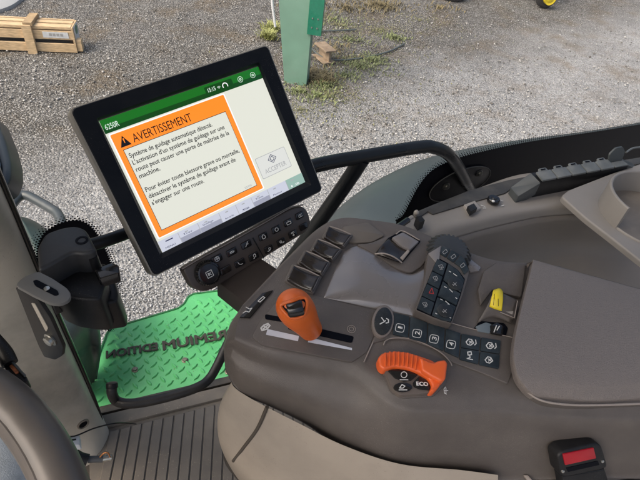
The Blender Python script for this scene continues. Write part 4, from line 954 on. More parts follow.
# flange with slot: bridge polygons
bm = bmesh.new(); prism(bm, pts, V((0, 0, -.004)), .0008, 2); fin('top_flange', bm, mat('bracket_grey', (.13, .13, .125), .42, dirt=(.13, .12, .11), dscale=30, damt=.4), br)
bm = bmesh.new(); prism(bm, roundpoly([p+V((0, 0, .0006)) for p in sl], .003, 4), V((0, 0, -.003)), 0); fin('slot', bm, M_FRIT, br)
latheobj('screw', BZ.at(47, 289, .0006), (0, 0, 1), [(.003, 0), (.003, .0012), (0, .0018)], M_METAL, br, seg=12)
VP_ = plane3(at(16, 286, 2.333), at(34, 296, 2.333), at(45, 352, 2.215)); 
if VP_.n.dot(CAM-VP_.o) < 0: VP_.n = -VP_.n
bm = bmesh.new(); prism(bm, roundpoly([VP_.at(x, y) for x, y in [(15, 287), (36, 297), (50, 318), (63, 347), (62, 356), (55, 360), (44, 357), (38, 345)]], .004, 4), -VP_.n*.004, .0008, 2); fin('side_plate', bm, M_BLK, br)
bm = bmesh.new(); prism(bm, roundpoly([VP_.at(x, y, .0008) for x, y in [(31, 303), (35, 304), (48, 328), (46, 332)]], .002, 3), -VP_.n*.001, 0); fin('plate_slot', bm, M_PILLAR, br)
latheobj('bolt', VP_.at(51, 339, .0), VP_.n, [(.0085, 0), (.0085, .0015), (.0062, .002), (.0058, .0055), (.004, .0062), (0, .0062)], M_METAL, br, seg=6*4)

# connector on the left edge
lc = thing('hanging_connector', 'black wiring connector with orange wires hanging beside the steering wheel', 'connector', at(15, 375, 2.28))
tubeobj('sleeve', [at(-8, 338, 2.31), at(4, 352, 2.305), at(10, 364, 2.30)], .0075, M_BLK, lc)
bm = bmesh.new(); CQ = horiz(2.30)
prism(bm, roundpoly([CQ.at(x, y) for x, y in [(3, 366), (10, 359), (17, 364), (27, 377), (28, 381), (20, 385), (12, 380)]], .003, 3), V((0, 0, -.012)), .002, 2); fin('plug_body', bm, M_BLK, lc)
bm = bmesh.new(); prism(bm, roundpoly([CQ.at(x, y, .001) for x, y in [(9, 366), (13, 364), (19, 372), (16, 374)]], .001, 2), V((0, 0, -.002)), 0); fin('clear_window', bm, mat('wire_orange', (.5, .16, .06), .4, var=.5, vscale=300), lc)
bm = bmesh.new()
for q in ([(7, 371), (17, 381)], [(12, 362), (25, 376)]): tube(bm, [CQ.at(x, y, .0015) for x, y in q], .0012, 6)
fin('housing_rib', bm, M_SLATE, lc)

# loose plug and cable at the pillar's foot
wp_ = thing('white_plug', 'small white plastic plug hanging at the foot of the beige pillar', 'plug', at(71, 441, 1.75))
WZ = horiz(1.80)
pxplate('plug_body', WZ, [(66, 437), (79, 434), (80, 445), (68, 447)], 0, .016, M_LABEL, wp_, bevel=.0025, r=.003)
pxplate('plug_slot', WZ, [(70.5, 439.5), (76, 438.5), (76, 440), (70.5, 441)], .0006, .001, M_BLK, wp_, bevel=0, r=0)
tubeobj('tie', [at(62, 436, 1.80), at(75, 436, 1.803), at(95, 428, 1.80), at(118, 423, 1.79), at(136, 424, 1.66)], .0014, M_BLK, wp_)
rc = thing('ring_terminal_cable', 'short black cable with copper ring terminal lying on floor mat', 'cable', at(95, 458, ZF+.02))
tubeobj('cable_sleeve', [at(70, 452, 1.76), at(80, 458, 1.755), at(88, 460, 1.75)], .011, M_BLK, rc)
tubeobj('crimp', [at(88, 459.5, 1.75), at(103, 459, 1.745)], .0065, mat('crimp', (.07, .075, .08), .4), rc, smooth_n=0)
tubeobj('terminal', [at(103, 459, 1.745), at(112, 457.5, 1.745)], .0055, M_METAL, rc, smooth_n=0)
tubeobj('copper_wire', [at(100, 457, 1.755), at(104, 453, 1.765), at(108, 453, 1.765), at(110, 457, 1.75)], .0014, mat('copper', (.6, .25, .1), .35, metal=.8), rc)

# ================================================================== CAB FLOOR AND MAT
FP = horiz(ZF)
fl_edge = [(-260, 640), (60, 430), (98, 414), (235, 381), (420, 330), (520, 300)]
sx0 = at(98, 414, ZF); sx1 = at(235, 381, ZF); ds = (sx1-sx0).normalized(); inn_ = V((ds.y, -ds.x, 0))
bm = bmesh.new(); prism(bm, [sx0-ds*.9, sx0+ds*1.6, sx0+ds*1.6+inn_*1.4, sx0-ds*.9+inn_*1.4], V((0, 0, -.05)), .004, 2)
tag(fin('cab_floor', bm, mat('floor_steel', (.06, .052, .045), .6, var=.1)), None, None, kind='structure')
mt = thing('floor_mat', 'ribbed dark brown rubber floor mat beside the green step', 'floor mat', at(160, 450, ZF))
bm = bmesh.new(); prism(bm, [sx0-ds*.02+inn_*.012, sx0+ds*.9+inn_*.012, sx0+ds*.9+inn_*.9, sx0-ds*.02+inn_*.9], V((0, 0, -.008)), .003, 2)
bmesh.ops.translate(bm, verts=bm.verts[:], vec=(0, 0, .010))
# ribs running away from the sill
rd = (at(118, 478, ZF)-at(128, 424, ZF)); rd.z = 0; rd.normalize()
for k in range(26):
    p = sx0+ds*(.035+k*.0235)+inn_*.058; w_ = ds*.0102
    e_ = p+rd*.75
    prism(bm, [p-w_+V((0, 0, .0135)), p+w_+V((0, 0, .0135)), e_+w_+V((0, 0, .0135)), e_-w_+V((0, 0, .0135))], V((0, 0, -.0035)), .0012, 1)
fin('mat_sheet', bm, M_RUBMAT, mt)
bm = bmesh.new()
prism(bm, [sx0-ds*.02+inn_*.016+V((0, 0, .018)), sx0+ds*.9+inn_*.016+V((0, 0, .018)), sx0+ds*.9+inn_*.048+V((0, 0, .018)), sx0-ds*.02+inn_*.048+V((0, 0, .018))], V((0, 0, -.009)), .003, 2)
fin('mat_border', bm, M_RUBMAT, mt)
bm = bmesh.new(); prism(bm, [sx0-ds*.5-inn_*.012+V((0, 0, .012)), sx0+ds*1.6-inn_*.012+V((0, 0, .012)), sx0+ds*1.6+inn_*.008+V((0, 0, .012)), sx0-ds*.5+inn_*.008+V((0, 0, .012))], V((0, 0, -.05)), .003, 2)
ss_ = fin('door_sill_strip', bm, mat('sill_strip', (.03, .028, .025), .5, dirt=(.15, .12, .09), dscale=20, damt=.5)); tag(ss_, 'narrow dark door sill strip between floor mat and green step', 'sill strip')

# door grab bar
gb = thing('grab_bar', 'thick black grab bar with a hooked end above the green step', 'grab bar', at(115, 395, 1.7))
zb = 1.80
gpth = [at(x, y, z) for x, y, z in [(112, 386, 1.835), (112, 393, 1.825), (116, 400.5, 1.80), (126, 403.5, zb), (145, 402, zb), (175, 395, zb), (198, 387, zb), (209, 379, zb), (217, 366, 1.81), (226, 347, 1.83), (240, 318, 1.86), (262, 280, 1.90)]]
bm = bmesh.new(); tube(bm, crom(gpth, 7), .0098, 18); fin('bar', bm, mat('bar_rubber', (.012, .012, .013), .45, dirt=(.08, .07, .06), dscale=25, damt=.3, bump=.2, bscale=600), gb, angle=70)
latheobj('end_cap', gpth[0], (gpth[0]-gpth[1]), [(.0098, -.004), (.0112, -.003), (.0112, .004), (.0098, .0065), (.006, .0072), (0, .0072)], M_BLK, gb, seg=24)

# ================================================================== GREEN STEP PLATE
stp = thing('step_plate', 'bright green diamond tread step plate with dark lettering outside the door', 'step plate', at(160, 350, ZF-.06))
TP = horiz(ZF-.05)
out_px = [(84, 416), (93, 372), (107, 333), (112, 328), (178, 308.5), (184, 304), (188, 297), (193, 294), (225, 290), (330, 280), (330, 372), (236, 380)]
bm = bmesh.new(); outl = roundpoly([TP.at(x, y) for x, y in out_px], .006, 3); prism(bm, outl, V((0, 0, -.022)), .003, 3)
# raised lozenges
e1 = (TP.at(215, 335)-TP.at(110, 357)).normalized(); e2 = V((-e1.y, e1.x, 0)); o0 = TP.at(100, 400)
from mathutils.geometry import intersect_point_tri_2d
poly2 = [(p.x, p.y) for p in [TP.at(x, y) for x, y in [(90, 408), (96, 374), (110, 336), (114, 331), (180, 311.5), (187, 306), (191, 299), (227, 293.5), (327, 283), (327, 368), (236, 378)]]]
def inside(x, y):
    r_ = False; j = len(poly2)-1
    for i in range(len(poly2)):
        xi, yi = poly2[i]; xj, yj = poly2[j]
        if (yi > y) != (yj > y) and x < (xj-xi)*(y-yi)/(yj-yi)+xi: r_ = not r_
        j = i
    return r_
pit = .0335
for i in range(-6, 32):
    for j in range(-6, 26):
        cx_, cy_ = i*pit+(pit/2 if j % 2 else 0), j*pit*.5
        p = o0+e1*cx_+e2*cy_
        if not inside(p.x, p.y) : continue
        a_ = math.radians(38 if j % 2 == 0 else -62)
        d1 = e1*math.cos(a_)+e2*math.sin(a_); d2 = V((-d1.y, d1.x, 0))
        if not (inside(*(p+d1*.013).xy) and inside(*(p-d1*.013).xy)): continue
        prof_ = [(-1, 0), (-.6, .62), (0, 1), (.6, .62), (1, 0), (.6, -.62), (0, -1), (-.6, -.62)]
        base = [bm.verts.new(p+d1*a*.0125+d2*b*.0046+V((0, 0, .0001))) for a, b in prof_]
        topv = [bm.verts.new(p+d1*a*.0085+d2*b*.0018+V((0, 0, .0042))) for a, b in prof_]
        for k in range(8): bm.faces.new((base[k], base[(k+1) % 8], topv[(k+1) % 8], topv[k]))
        bm.faces.new(topv)
fin('tread', bm, M_GREEN, stp, angle=30)
bm = bmesh.new(); tube(bm, [p+V((0, 0, .0006)) for p in outl], .0028, 8, closed=True); fin('rim', bm, mat('rim_green', (.03, .20, .07), .45, var=.2), stp)
def mtext(name, s, pr, plft, cap):
    a = TP.at(*pr, .0032); b = TP.at(*plft, .0032); d = b-a; w_ = d.length; d.normalize(); upv = V((0, 0, 1)).cross(d)
    if upv.dot(TP.at(pr[0], pr[1]-10)-TP.at(*pr)) < 0: upv = -upv
    return text(name, s, a, d, upv, V((0, 0, 1)), w_, cap, M_LETTER, stp, .003, fat=.0014)
mtext('lettering', 'PREMIUM', (236, 337), (163.5, 350.5), .0305)
mtext('lettering', 'EDITION', (157.5, 350), (106.5, 358.8), .024)
for x, y in ((135, 370), (185, 360.5), (228, 372)):
    latheobj('bolt', TP.at(x, y, .0), (0, 0, 1), [(.0085, 0), (.0085, .002), (.006, .003), (.0055, .007), (0, .0075)], mat('rusty_bolt', (.22, .20, .16), .5, metal=.6, var=.4, vscale=200), stp, seg=18)
pxplate('hanger', horiz(ZF-.09), [(80, 312), (87, 312), (92, 360), (86, 362)], 0, .03, M_BLK, stp, bevel=.001, r=0)

# ================================================================== FENDERS (outside)
rf = [[(262, 330, 1.55), (280, 296, 1.62), (300, 262, 1.72), (322, 229, 1.80), (347, 202, 1.85), (385, 177, 1.88), (430, 158, 1.90), (485, 146, 1.90), (540, 138, 1.90), (600, 130, 1.90), (700, 112, 1.90)],
      [(275, 335, 1.58), (292, 300, 1.66), (312, 268, 1.76), (334, 238, 1.84), (358, 212, 1.90), (396, 187, 1.93), (440, 168, 1.95), (495, 155, 1.95), (548, 147, 1.95), (606, 139, 1.95), (705, 122, 1.95)],
      [(300, 345, 1.60), (318, 315, 1.68), (338, 285, 1.78), (360, 262, 1.86), (385, 238, 1.93), (420, 212, 1.97), (460, 195, 1.99), (510, 180, 2.0), (560, 170, 2.0), (612, 160, 2.0), (710, 145, 2.0)]]
fo = loft('rear_fender', [[at(*p) for p in r] for r in rf], M_FEND, None, 6, 8, thick=.006)
tag(fo, 'curved slate grey rear fender outside the window behind the handrail', 'fender')
ff = [[(70, 205, 1.75), (26, 196, 1.75), (5, 300, 1.75), (30, 400, 1.75), (60, 440, 1.75)],
      [(8, 222, 1.80), (22, 222, 1.80), (45, 280, 1.80), (62, 360, 1.80), (80, 405, 1.50)],
      [(14, 219, 1.78), (30, 222, 1.78), (72, 270, 1.78), (86, 330, 1.77), (90, 398, 1.50)],
      [(22, 219, 1.75), (42, 227, 1.75), (84, 270, 1.75), (98, 335, 1.74), (96, 374, 1.60)],
      [(26, 221, 1.71), (46, 233, 1.71), (86, 275, 1.70), (98, 342, 1.69), (93, 394, 1.50)],
      [(28, 240, 1.60), (46, 250, 1.60), (80, 300, 1.60), (88, 362, 1.60), (86, 408, 1.45)]]
fo2 = loft('front_fender', [[at(*p) for p in r] for r in ff[1:]], M_FEND2, None, 6, 6, thick=.006)
tag(fo2, 'dark green curved front fender seen beside the beige pillar', 'fender')
oh = thing('outer_handrail', 'grey bent tube handrail outside beside the dark mirror', 'handrail', at(40, 230, 1.9))
bm = bmesh.new(); tube(bm, crom([at(x, y, 2.0) for x, y in [(4, 225), (9, 211), (14, 202), (20, 196), (27, 195.5), (38, 201), (50, 208), (57, 213), (61, 221), (64, 232), (66, 250)]], 6), .0105, 16); fin('tube', bm, mat('rail_grey', (.05, .062, .07), .35, dirt=(.15, .16, .16), dscale=15, damt=.3), oh, angle=60)
mi = thing('wing_mirror', 'dark rounded mirror housing at the left edge above the handrail', 'mirror', at(-10, 190, 2.3))
bm = bmesh.new(); prism(bm, roundpoly([at(x, y, 2.32) for x, y in [(-40, 100), (-6, 115), (4, 140), (9, 160), (9, 176), (3, 188), (-12, 196), (-50, 200)]], .012, 4), V((0, .02, -.03)), .008, 4); fin('housing', bm, mat('mirror_plastic', (.02, .028, .035), .3), mi)
bm = bmesh.new(); prism(bm, roundpoly([at(x, y, 2.323) for x, y in [(-36, 120), (-12, 130), (-3, 150), (1, 165), (-2, 178), (-16, 188), (-40, 190)]], .010, 4), V((0, 0, -.002)), .0008, 2); fin('glass', bm, mat('mirror_glass', (.12, .15, .18), .08, metal=.9), mi)

# ================================================================== STEERING WHEEL
stw = thing('steering_wheel', 'brown leather steering wheel rim cutting across the lower left corner', 'steering wheel', at(-100, 560, 2.1))
a3 = [at(-8, 398, 2.315), at(31, 429, 2.315), at(62, 492, 2.300)]
# circle through three points
def circ3(a, b, c_):
    ab = b-a; ac = c_-a; n = ab.cross(ac); o_ = a+(ac.length_squared*n.cross(ab)*-1+ab.length_squared*n.cross(ac)*1)*(-1)/(2*n.length_squared)
    return o_, n.normalized()
o_, n_ = circ3(*a3); rad_ = (a3[0]-o_).length
# keep a realistic rim radius
rw = .195; chord = (a3[2]-a3[0]); midc = (a3[0]+a3[2])/2; outd = (a3[1]-midc); outd = (outd-chord.normalized()*outd.dot(chord.normalized())).normalized()
o_ = a3[1]-outd*rw; uu = outd; ww = n_.cross(uu)
bm = bmesh.new(); tube(bm, [o_+(uu*math.cos(t)+ww*math.sin(t))*rw for t in [2*math.pi*k/96 for k in range(96)]], .0205, 20, closed=True); fin('rim', bm, M_WHEEL, stw, angle=80)
bm = bmesh.new(); tube(bm, [o_+(uu*math.cos(t)+ww*math.sin(t))*(rw-.002)+(n_ if n_.z > 0 else -n_)*.0195 for t in [2*math.pi*k/96 for k in range(96)]], .0016, 6, closed=True); fin('rim_seam', bm, M_WHEEL, stw)
up_ = n_ if n_.z > 0 else -n_
for a_ in (100, 220, 340-20):
    t = math.radians(a_); bm = bmesh.new(); tube(bm, [o_-up_*.04, o_+(uu*math.cos(t)+ww*math.sin(t))*rw], .012, 10); fin('spoke', bm, M_BLK, stw)
latheobj('hub', o_-up_*.07, up_, [(.05, 0), (.055, .02), (.05, .045), (0, .05)], M_BLK, stw)

# driver's leg in pale denim at the corner
lg = [at(-120, 640, 2.02), at(-70, 560, 2.06), at(-25, 500, 2.08), at(-2, 462, 2.06), at(0, 440, 1.98), at(-6, 425, 1.85), at(-10, 415, 1.70)]
bm = bmesh.new(); tube(bm, crom(lg, 6), [.085, .08, .072, .064, .06, .056, .05], 24)
for v in bm.verts:
    s_ = math.sin(v.co.x*140+v.co.z*60)*math.sin(v.co.y*110)*.0018; v.co += V((s_, -s_, s_))
tag(fin('person', bm, M_DENIM, None, angle=80), 'seated driver whose pale blue denim knee shows under the steering wheel', 'person')


ro = thing('unseen_shade_roof', 'unseen cab roof added and cut short to shade the controls', 'roof', (0, 0, 3.2))  # unseen roof added to darken the cab, cut short so side light enters
bm = bmesh.new(); q0 = NX*.72+V((0, 0, 3.25)); prism(bm, [q0-AX*.75, q0+AX*.9, q0+AX*.9-NX*1.05, q0-AX*.75-NX*1.05], V((0, 0, .12))*1, 0); fin('shade_roof_panel', bm, mat('shade_roof_lining', (.55, .53, .5), .8), ro)
# ================================================================== OUTSIDE
def ground_mat():
    m = bpy.data.materials.new('gravel_ground'); m.use_nodes = True; nt = m.node_tree; N = nt.nodes; L = nt.links; b = N['Principled BSDF']; b.inputs['Roughness'].default_value = .8; b.inputs['Specular IOR Level'].default_value = .3
    tc = N.new('ShaderNodeTexCoord'); O = tc.outputs['Object']
    def vor(s): v = N.new('ShaderNodeTexVoronoi'); v.inputs['Scale'].default_value = s; L.new(O, v.inputs['Vector']); return v
    def noi(s, d=5, r=.6): v = N.new('ShaderNodeTexNoise'); v.inputs['Scale'].default_value = s; v.inputs['Detail'].default_value = d; v.inputs['Roughness'].default_value = r; L.new(O, v.inputs['Vector']); return v
    def mix(f, a, b_, mode='MIX'):
        x = N.new('ShaderNodeMix'); x.data_type = 'RGBA'; x.blend_type = mode
        for s_, v in (('Factor', f), ('A', a), ('B', b_)):
            if hasattr(v, 'is_linked') or hasattr(v, 'links'): L.new(v, x.inputs[s_])
            else: x.inputs[s_].default_value = v
        return x.outputs['Result']
    def rng_(src, a, b_, c_=0, d=1):
        r = N.new('ShaderNodeMapRange'); r.inputs['From Min'].default_value = a; r.inputs['From Max'].default_value = b_; r.inputs['To Min'].default_value = c_; r.inputs['To Max'].default_value = d; L.new(src, r.inputs['Value']); return r.outputs['Result']
    v1 = vor(48); v2 = vor(95)
    sep = N.new('ShaderNodeSeparateColor'); L.new(v1.outputs['Color'], sep.inputs[0]); sep2 = N.new('ShaderNodeSeparateColor'); L.new(v2.outputs['Color'], sep2.inputs[0])
    cr = N.new('ShaderNodeValToRGB'); e = cr.color_ramp.elements; e[0].color = (.19, .192, .195, 1); e[1].color = (.47, .475, .48, 1); e[1].position = 1
    x = cr.color_ramp.elements.new(.5); x.color = (.32, .322, .325, 1); L.new(sep.outputs[0], cr.inputs['Fac'])
    cr2 = N.new('ShaderNodeValToRGB'); e = cr2.color_ramp.elements; e[0].color = (.17, .17, .17, 1); e[1].color = (.44, .442, .445, 1); L.new(sep2.outputs[0], cr2.inputs['Fac'])
    light = mix(.45, cr.outputs['Color'], cr2.outputs['Color'])
    # dark compacted earth with scattered pale chips
    cd = N.new('ShaderNodeValToRGB'); e = cd.color_ramp.elements; e[0].color = (.045, .041, .036, 1); e[1].color = (.48, .47, .45, 1); e[1].position = .97; cd.color_ramp.interpolation = 'LINEAR'
    y = cd.color_ramp.elements.new(.72); y.color = (.10, .092, .08, 1); L.new(sep2.outputs[1], cd.inputs['Fac'])
    # zone masks from position
    sx = N.new('ShaderNodeSeparateXYZ'); L.new(O, sx.inputs[0])
    nz = noi(.55, 6, .65); nz2 = noi(1.6, 5, .6)
    def math_(op, a, b_):
        q = N.new('ShaderNodeMath'); q.operation = op
        for i, v in enumerate((a, b_)):
            if hasattr(v, 'links'): L.new(v, q.inputs[i])
            else: q.inputs[i].default_value = v
        return q.outputs[0]
    # distance gets dark beyond y ~ 4.8, except to the right
    wob = math_('MULTIPLY', math_('SUBTRACT', nz.outputs['Fac'], .5), 3.2)
    yy = math_('ADD', sx.outputs['Y'], wob)
    xx = math_('SUBTRACT', yy, math_('MULTIPLY', sx.outputs['X'], .95))
    far_ = rng_(xx, 4.7, 6.7)
    dark = math_('MULTIPLY', far_, rng_(nz2.outputs['Fac'], .25, .6, .7, 1))
    colr = mix(dark, light, cd.outputs['Color'])
    brown = math_('MULTIPLY', rng_(nz2.outputs['Fac'], .5, .68), rng_(yy, 3.6, 5.2, .1, .65))
    colr = mix(brown, colr, (.15, .12, .085, 1))
    tint = math_('MULTIPLY', rng_(noi(3.5, 6, .7).outputs['Fac'], .3, .7, .84, 1.1), rng_(noi(.8, 5, .7).outputs['Fac'], .3, .7, .76, 1.14))
    colr = mix(1.0, colr, tint, 'MULTIPLY')
    L.new(colr, b.inputs['Base Color'])
    h = math_('ADD', math_('MULTIPLY', v1.outputs['Distance'], -1.0), math_('MULTIPLY', sep.outputs[1], .5))
    bp = N.new('ShaderNodeBump'); bp.inputs['Strength'].default_value = .9; bp.inputs['Distance'].default_value = .018; L.new(h, bp.inputs['Height']); L.new(bp.outputs['Normal'], b.inputs['Normal'])
    return m
bm = bmesh.new(); bmesh.ops.create_grid(bm, x_segments=160, y_segments=160, size=60)
from mathutils import noise
for v in bm.verts:
    v.co.z = (noise.noise(V((v.co.x*.5, v.co.y*.5, 0)))*.03 if v.co.length < 30 else 0)
    v.co.z = min(v.co.z, .02)-.012
tag(fin('gravel_yard', bm, ground_mat(), None), None, None, kind='structure')
# loose stones, one mesh
def stones(name, N_, ymin, ymax, smin, smax, m, xl, xr, lim=None):
    ico = [(0, 0, 1), (.894, 0, .447), (.276, .851, .447), (-.724, .526, .447), (-.724, -.526, .447), (.276, -.851, .447), (.724, .526, -.447), (-.276, .851, -.447), (-.894, 0, -.447), (-.276, -.851, -.447), (.724, -.526, -.447), (0, 0, -1)]
    fc = [(0, 1, 2), (0, 2, 3), (0, 3, 4), (0, 4, 5), (0, 5, 1), (1, 6, 2), (2, 7, 3), (3, 8, 4), (4, 9, 5), (5, 10, 1), (2, 6, 7), (3, 7, 8), (4, 8, 9), (5, 9, 10), (1, 10, 6), (6, 11, 7), (7, 11, 8), (8, 11, 9), (9, 11, 10), (10, 11, 6)]
    ico = np.array(ico); fc = np.array(fc)
    # density falls with distance
    u = rng.random(N_); y = 1/(1/ymin-(1/ymin-1/ymax)*u); x = (xl(y)+(xr(y)-xl(y))*rng.random(N_))
    if lim:
        kp = (y-.95*x+.8*np.sin(x*1.7+y)+.8*(rng.random(N_)-.5)) < lim; x = x[kp]; y = y[kp]; N_ = len(x)
    s = smin+(smax-smin)*rng.random(N_)**2
    P = ico[None]*(1+.28*rng.standard_normal((N_, 12, 1)).clip(-1, 1))*np.stack([np.ones(N_), .6+.4*rng.random(N_), .45+.3*rng.random(N_)], 1)[:, None, :]*s[:, None, None]
    a = rng.random(N_)*6.283; ca, sa = np.cos(a)[:, None], np.sin(a)[:, None]
    X = P[..., 0]*ca-P[..., 1]*sa+x[:, None]; Y = P[..., 0]*sa+P[..., 1]*ca+y[:, None]; Z = P[..., 2]+(s*.25)[:, None]
    co = np.stack([X, Y, Z], -1).reshape(-1, 3).astype(np.float32); F_ = (fc[None]+12*np.arange(N_)[:, None, None]).reshape(-1).astype(np.int32)
    me = bpy.data.meshes.new(name); me.vertices.add(len(co)); me.vertices.foreach_set('co', co.ravel()); me.loops.add(len(F_)); me.loops.foreach_set('vertex_index', F_)
    nf = len(F_)//3; me.polygons.add(nf); me.polygons.foreach_set('loop_start', np.arange(0, nf*3, 3, dtype=np.int32)); me.update(); me.validate()
    return link(name, me, m, None, smooth=False)
def stone_mat(name, lo, mid_c, hi):
    m = bpy.data.materials.new(name); m.use_nodes = True; N = m.node_tree.nodes; L = m.node_tree.links; g = N.new('ShaderNodeNewGeometry'); r = N.new('ShaderNodeValToRGB')
    e = r.color_ramp.elements; e[0].color = (*lo, 1); e[1].color = (*hi, 1); k = e.new(.5); k.color = (*mid_c, 1); L.new(g.outputs['Random Per Island'], r.inputs['Fac']); L.new(r.outputs['Color'], N['Principled BSDF'].inputs['Base Color']); N['Principled BSDF'].inputs['Roughness'].default_value = .8
    return m
XL = lambda y: -.4-.78*y; XR = lambda y: .9+.62*y
g1 = stones('loose_gravel', 90000, 1.2, 6.5, .004, .0100, stone_mat('stone_light', (.20, .205, .21), (.32, .325, .33), (.50, .505, .51)), XL, XR, 5.1)
tag(g1, 'pale grey crushed stone gravel covering the yard near the cab', 'gravel', kind='stuff')
g2 = stones('scattered_stones', 9000, 4.5, 13, .006, .018, stone_mat('stone_mix', (.09, .082, .074), (.24, .233, .22), (.50, .49, .475)), lambda y: -.5-.80*y, lambda y: 1.0+.62*y)
tag(g2, 'scattered pale stones on the darker earth at the far side of the yard', 'stones', kind='stuff')

# crate
GZ = horiz(0)
cr_ = thing('wooden_crate', 'long open pine shipping crate lying on the dark gravel', 'crate', at(40, 52, 0))
c0 = at(76, 53.5, 0); cl = at(0, 50.5, 0); d1 = (cl-c0).normalized(); d2 = V((d1.y, -d1.x, 0)); 
if d2.y < 0: d2 = -d2
LC = 2.1; WC = .26; 
HC = .30
for z_ in [k*.01 for k in range(10, 70)]:
    pp = c0+V((0, 0, z_)); v_ = pp-CAM; cx_ = v_.dot(V((RX.x, RY.x, RZ.x))); cy_ = v_.dot(V((RX.y, RY.y, RZ.y))); cz_ = v_.dot(V((RX.z, RY.z, RZ.z)))
    if 240-F*cy_/-cz_ < 27.5: HC = z_; break
def K(a, b, z): return c0+d1*a+d2*b+V((0, 0, z))
def plank(name, a0, a1, b0, b1, z0, z1, m=M_WOOD, parent=cr_, skew=0):
    bm = bmesh.new(); prism(bm, [K(a0, b0, z1), K(a1, b0, z1), K(a1, b1, z1), K(a0, b1, z1)], V((0, 0, z0-z1)), .004, 1); return fin(name, bm, m, parent, smooth=False)
plank('side_board', 0, LC, 0, .022, .01, HC*.36); plank('side_board', 0, LC, 0, .022, HC*.52, HC*.84); plank('side_board', 0, LC, .0, .022, HC*.90, HC)
plank('side_board', 0, LC, WC-.022, WC, .01, HC*.4); plank('side_board', 0, LC, WC-.022, WC, HC*.55, HC)
plank('end_board', -.02, 0, 0, WC, .01, HC*.98); plank('base_board', 0, LC, .024, WC-.024, .0, .03)
plank('lid_board', 0, LC, .025, .10, HC-.02, HC-.002); plank('lid_board', 0, LC, .13, .20, HC-.02, HC+.003)
plank('strap_board', .42, .52, -.04, -.002, -.02, HC*1.05); plank('strap_board', .40, .50, -.03, WC+.02, HC+.005, HC+.045, M_WOOD2)
plank('lower_rail', -.08, -.022, .02, .10, .02, HC*.5)
lb = plank('shipping_label', .04, .32, -.005, -.001, HC*.58, HC*.80, M_LABEL)
bm = bmesh.new()
for k in range(4): prism(bm, [K(.10+k*.04, -.0065, HC*.75), K(.13+k*.04, -.0065, HC*.75), K(.13+k*.04, -.0055, HC*.75), K(.10+k*.04, -.0055, HC*.75)], V((0, 0, -HC*.1)))
fin('label_print', bm, M_GREYP, lb, smooth=False)
lb2 = plank('end_label', -.024, -.021, .04, .23, HC*.35, HC*.95, M_LABEL)
bm = bmesh.new(); lathe(bm, K(-.025, .14, HC*.78), -d1, [(.055, 0), (.055, .002), (0, .002)], 20); fin('green_logo', bm, M_POSTD, lb2)
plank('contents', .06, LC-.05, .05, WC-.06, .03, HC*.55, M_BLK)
# pale sheet top left corner
o_ = pxplate('pale_sheet', horiz(.03), [(-60, 20), (0, 9.5), (12, 5), (22, -2), (40, -30), (-60, -40)], 0, .05, M_CONC, None, bevel=.01, r=.1)
tag(o_, 'pale grey rounded sheet at the far left corner behind the crate', 'sheet')

# post
po = thing('green_steel_post', 'pale green steel post with darker green panel standing in gravel', 'post', at(295, 84, 0))
b0 = at(285.5, 81.5, 0); b1 = at(304.5, 85, 0); wv = (b1-b0); wv.z = 0; wd = wv.length; wv.normalize(); nv = V((-wv.y, wv.x, 0))
bm = bmesh.new()
# slightly spreading steel column: pale web and returning flange
tw0 = .0; H_ = 3.2
def px_of(p):
    v_ = p-CAM; return 320+F*v_.dot(V((RX.x, RY.x, RZ.x)))/-v_.dot(V((RX.z, RY.z, RZ.z))), 240-F*v_.dot(V((RX.y, RY.y, RZ.y)))/-v_.dot(V((RX.z, RY.z, RZ.z)))
prism(bm, [b0-wv*.42+V((0, 0, H_)), b1+wv*.02+V((0, 0, H_)), b1+wv*.02+nv*.16+V((0, 0, H_)), b0-wv*.42+nv*.16+V((0, 0, H_))], V((0, 0, -H_-.05)), .004, 2)
for v in bm.verts:
    if v.co.z < .5:
        t = (v.co-b0).dot(wv)
        if t < 0: v.co += wv*.41
fin('column', bm, M_POST, po)
def zfor(p, ytarget):
    for k in range(0, 400):
        if px_of(p+V((0, 0, k*.01)))[1] < ytarget: return k*.01
    return 1
zb_ = zfor(b1, 34)
bm = bmesh.new(); prism(bm, [b1-wv*.02-nv*.03+V((0, 0, H_)), b1+wv*.14-nv*.03+V((0, 0, H_)), b1+wv*.14+nv*.05+V((0, 0, H_)), b1-wv*.02+nv*.05+V((0, 0, H_))], V((0, 0, -(H_-zb_))), .004, 2); pd = fin('dark_panel', bm, M_POSTD, po)
for k in range(2):
    for q in range(2): latheobj('bolt', b1+wv*(.03+.06*q)-nv*.03+V((0, 0, zb_+.08+.10*k)), -nv, [(.010, 0), (.008, .008), (0, .009)], M_METAL, po, seg=10)
bm = bmesh.new(); tube(bm, crom([b0-wv*.20+V((0, .02, 1.2)), b0-wv*.21+V((0, .03, .9)), b0-wv*.16+V((0, .02, .62))], 6), .015, 8); fin('white_pipe', bm, M_LABEL, po)

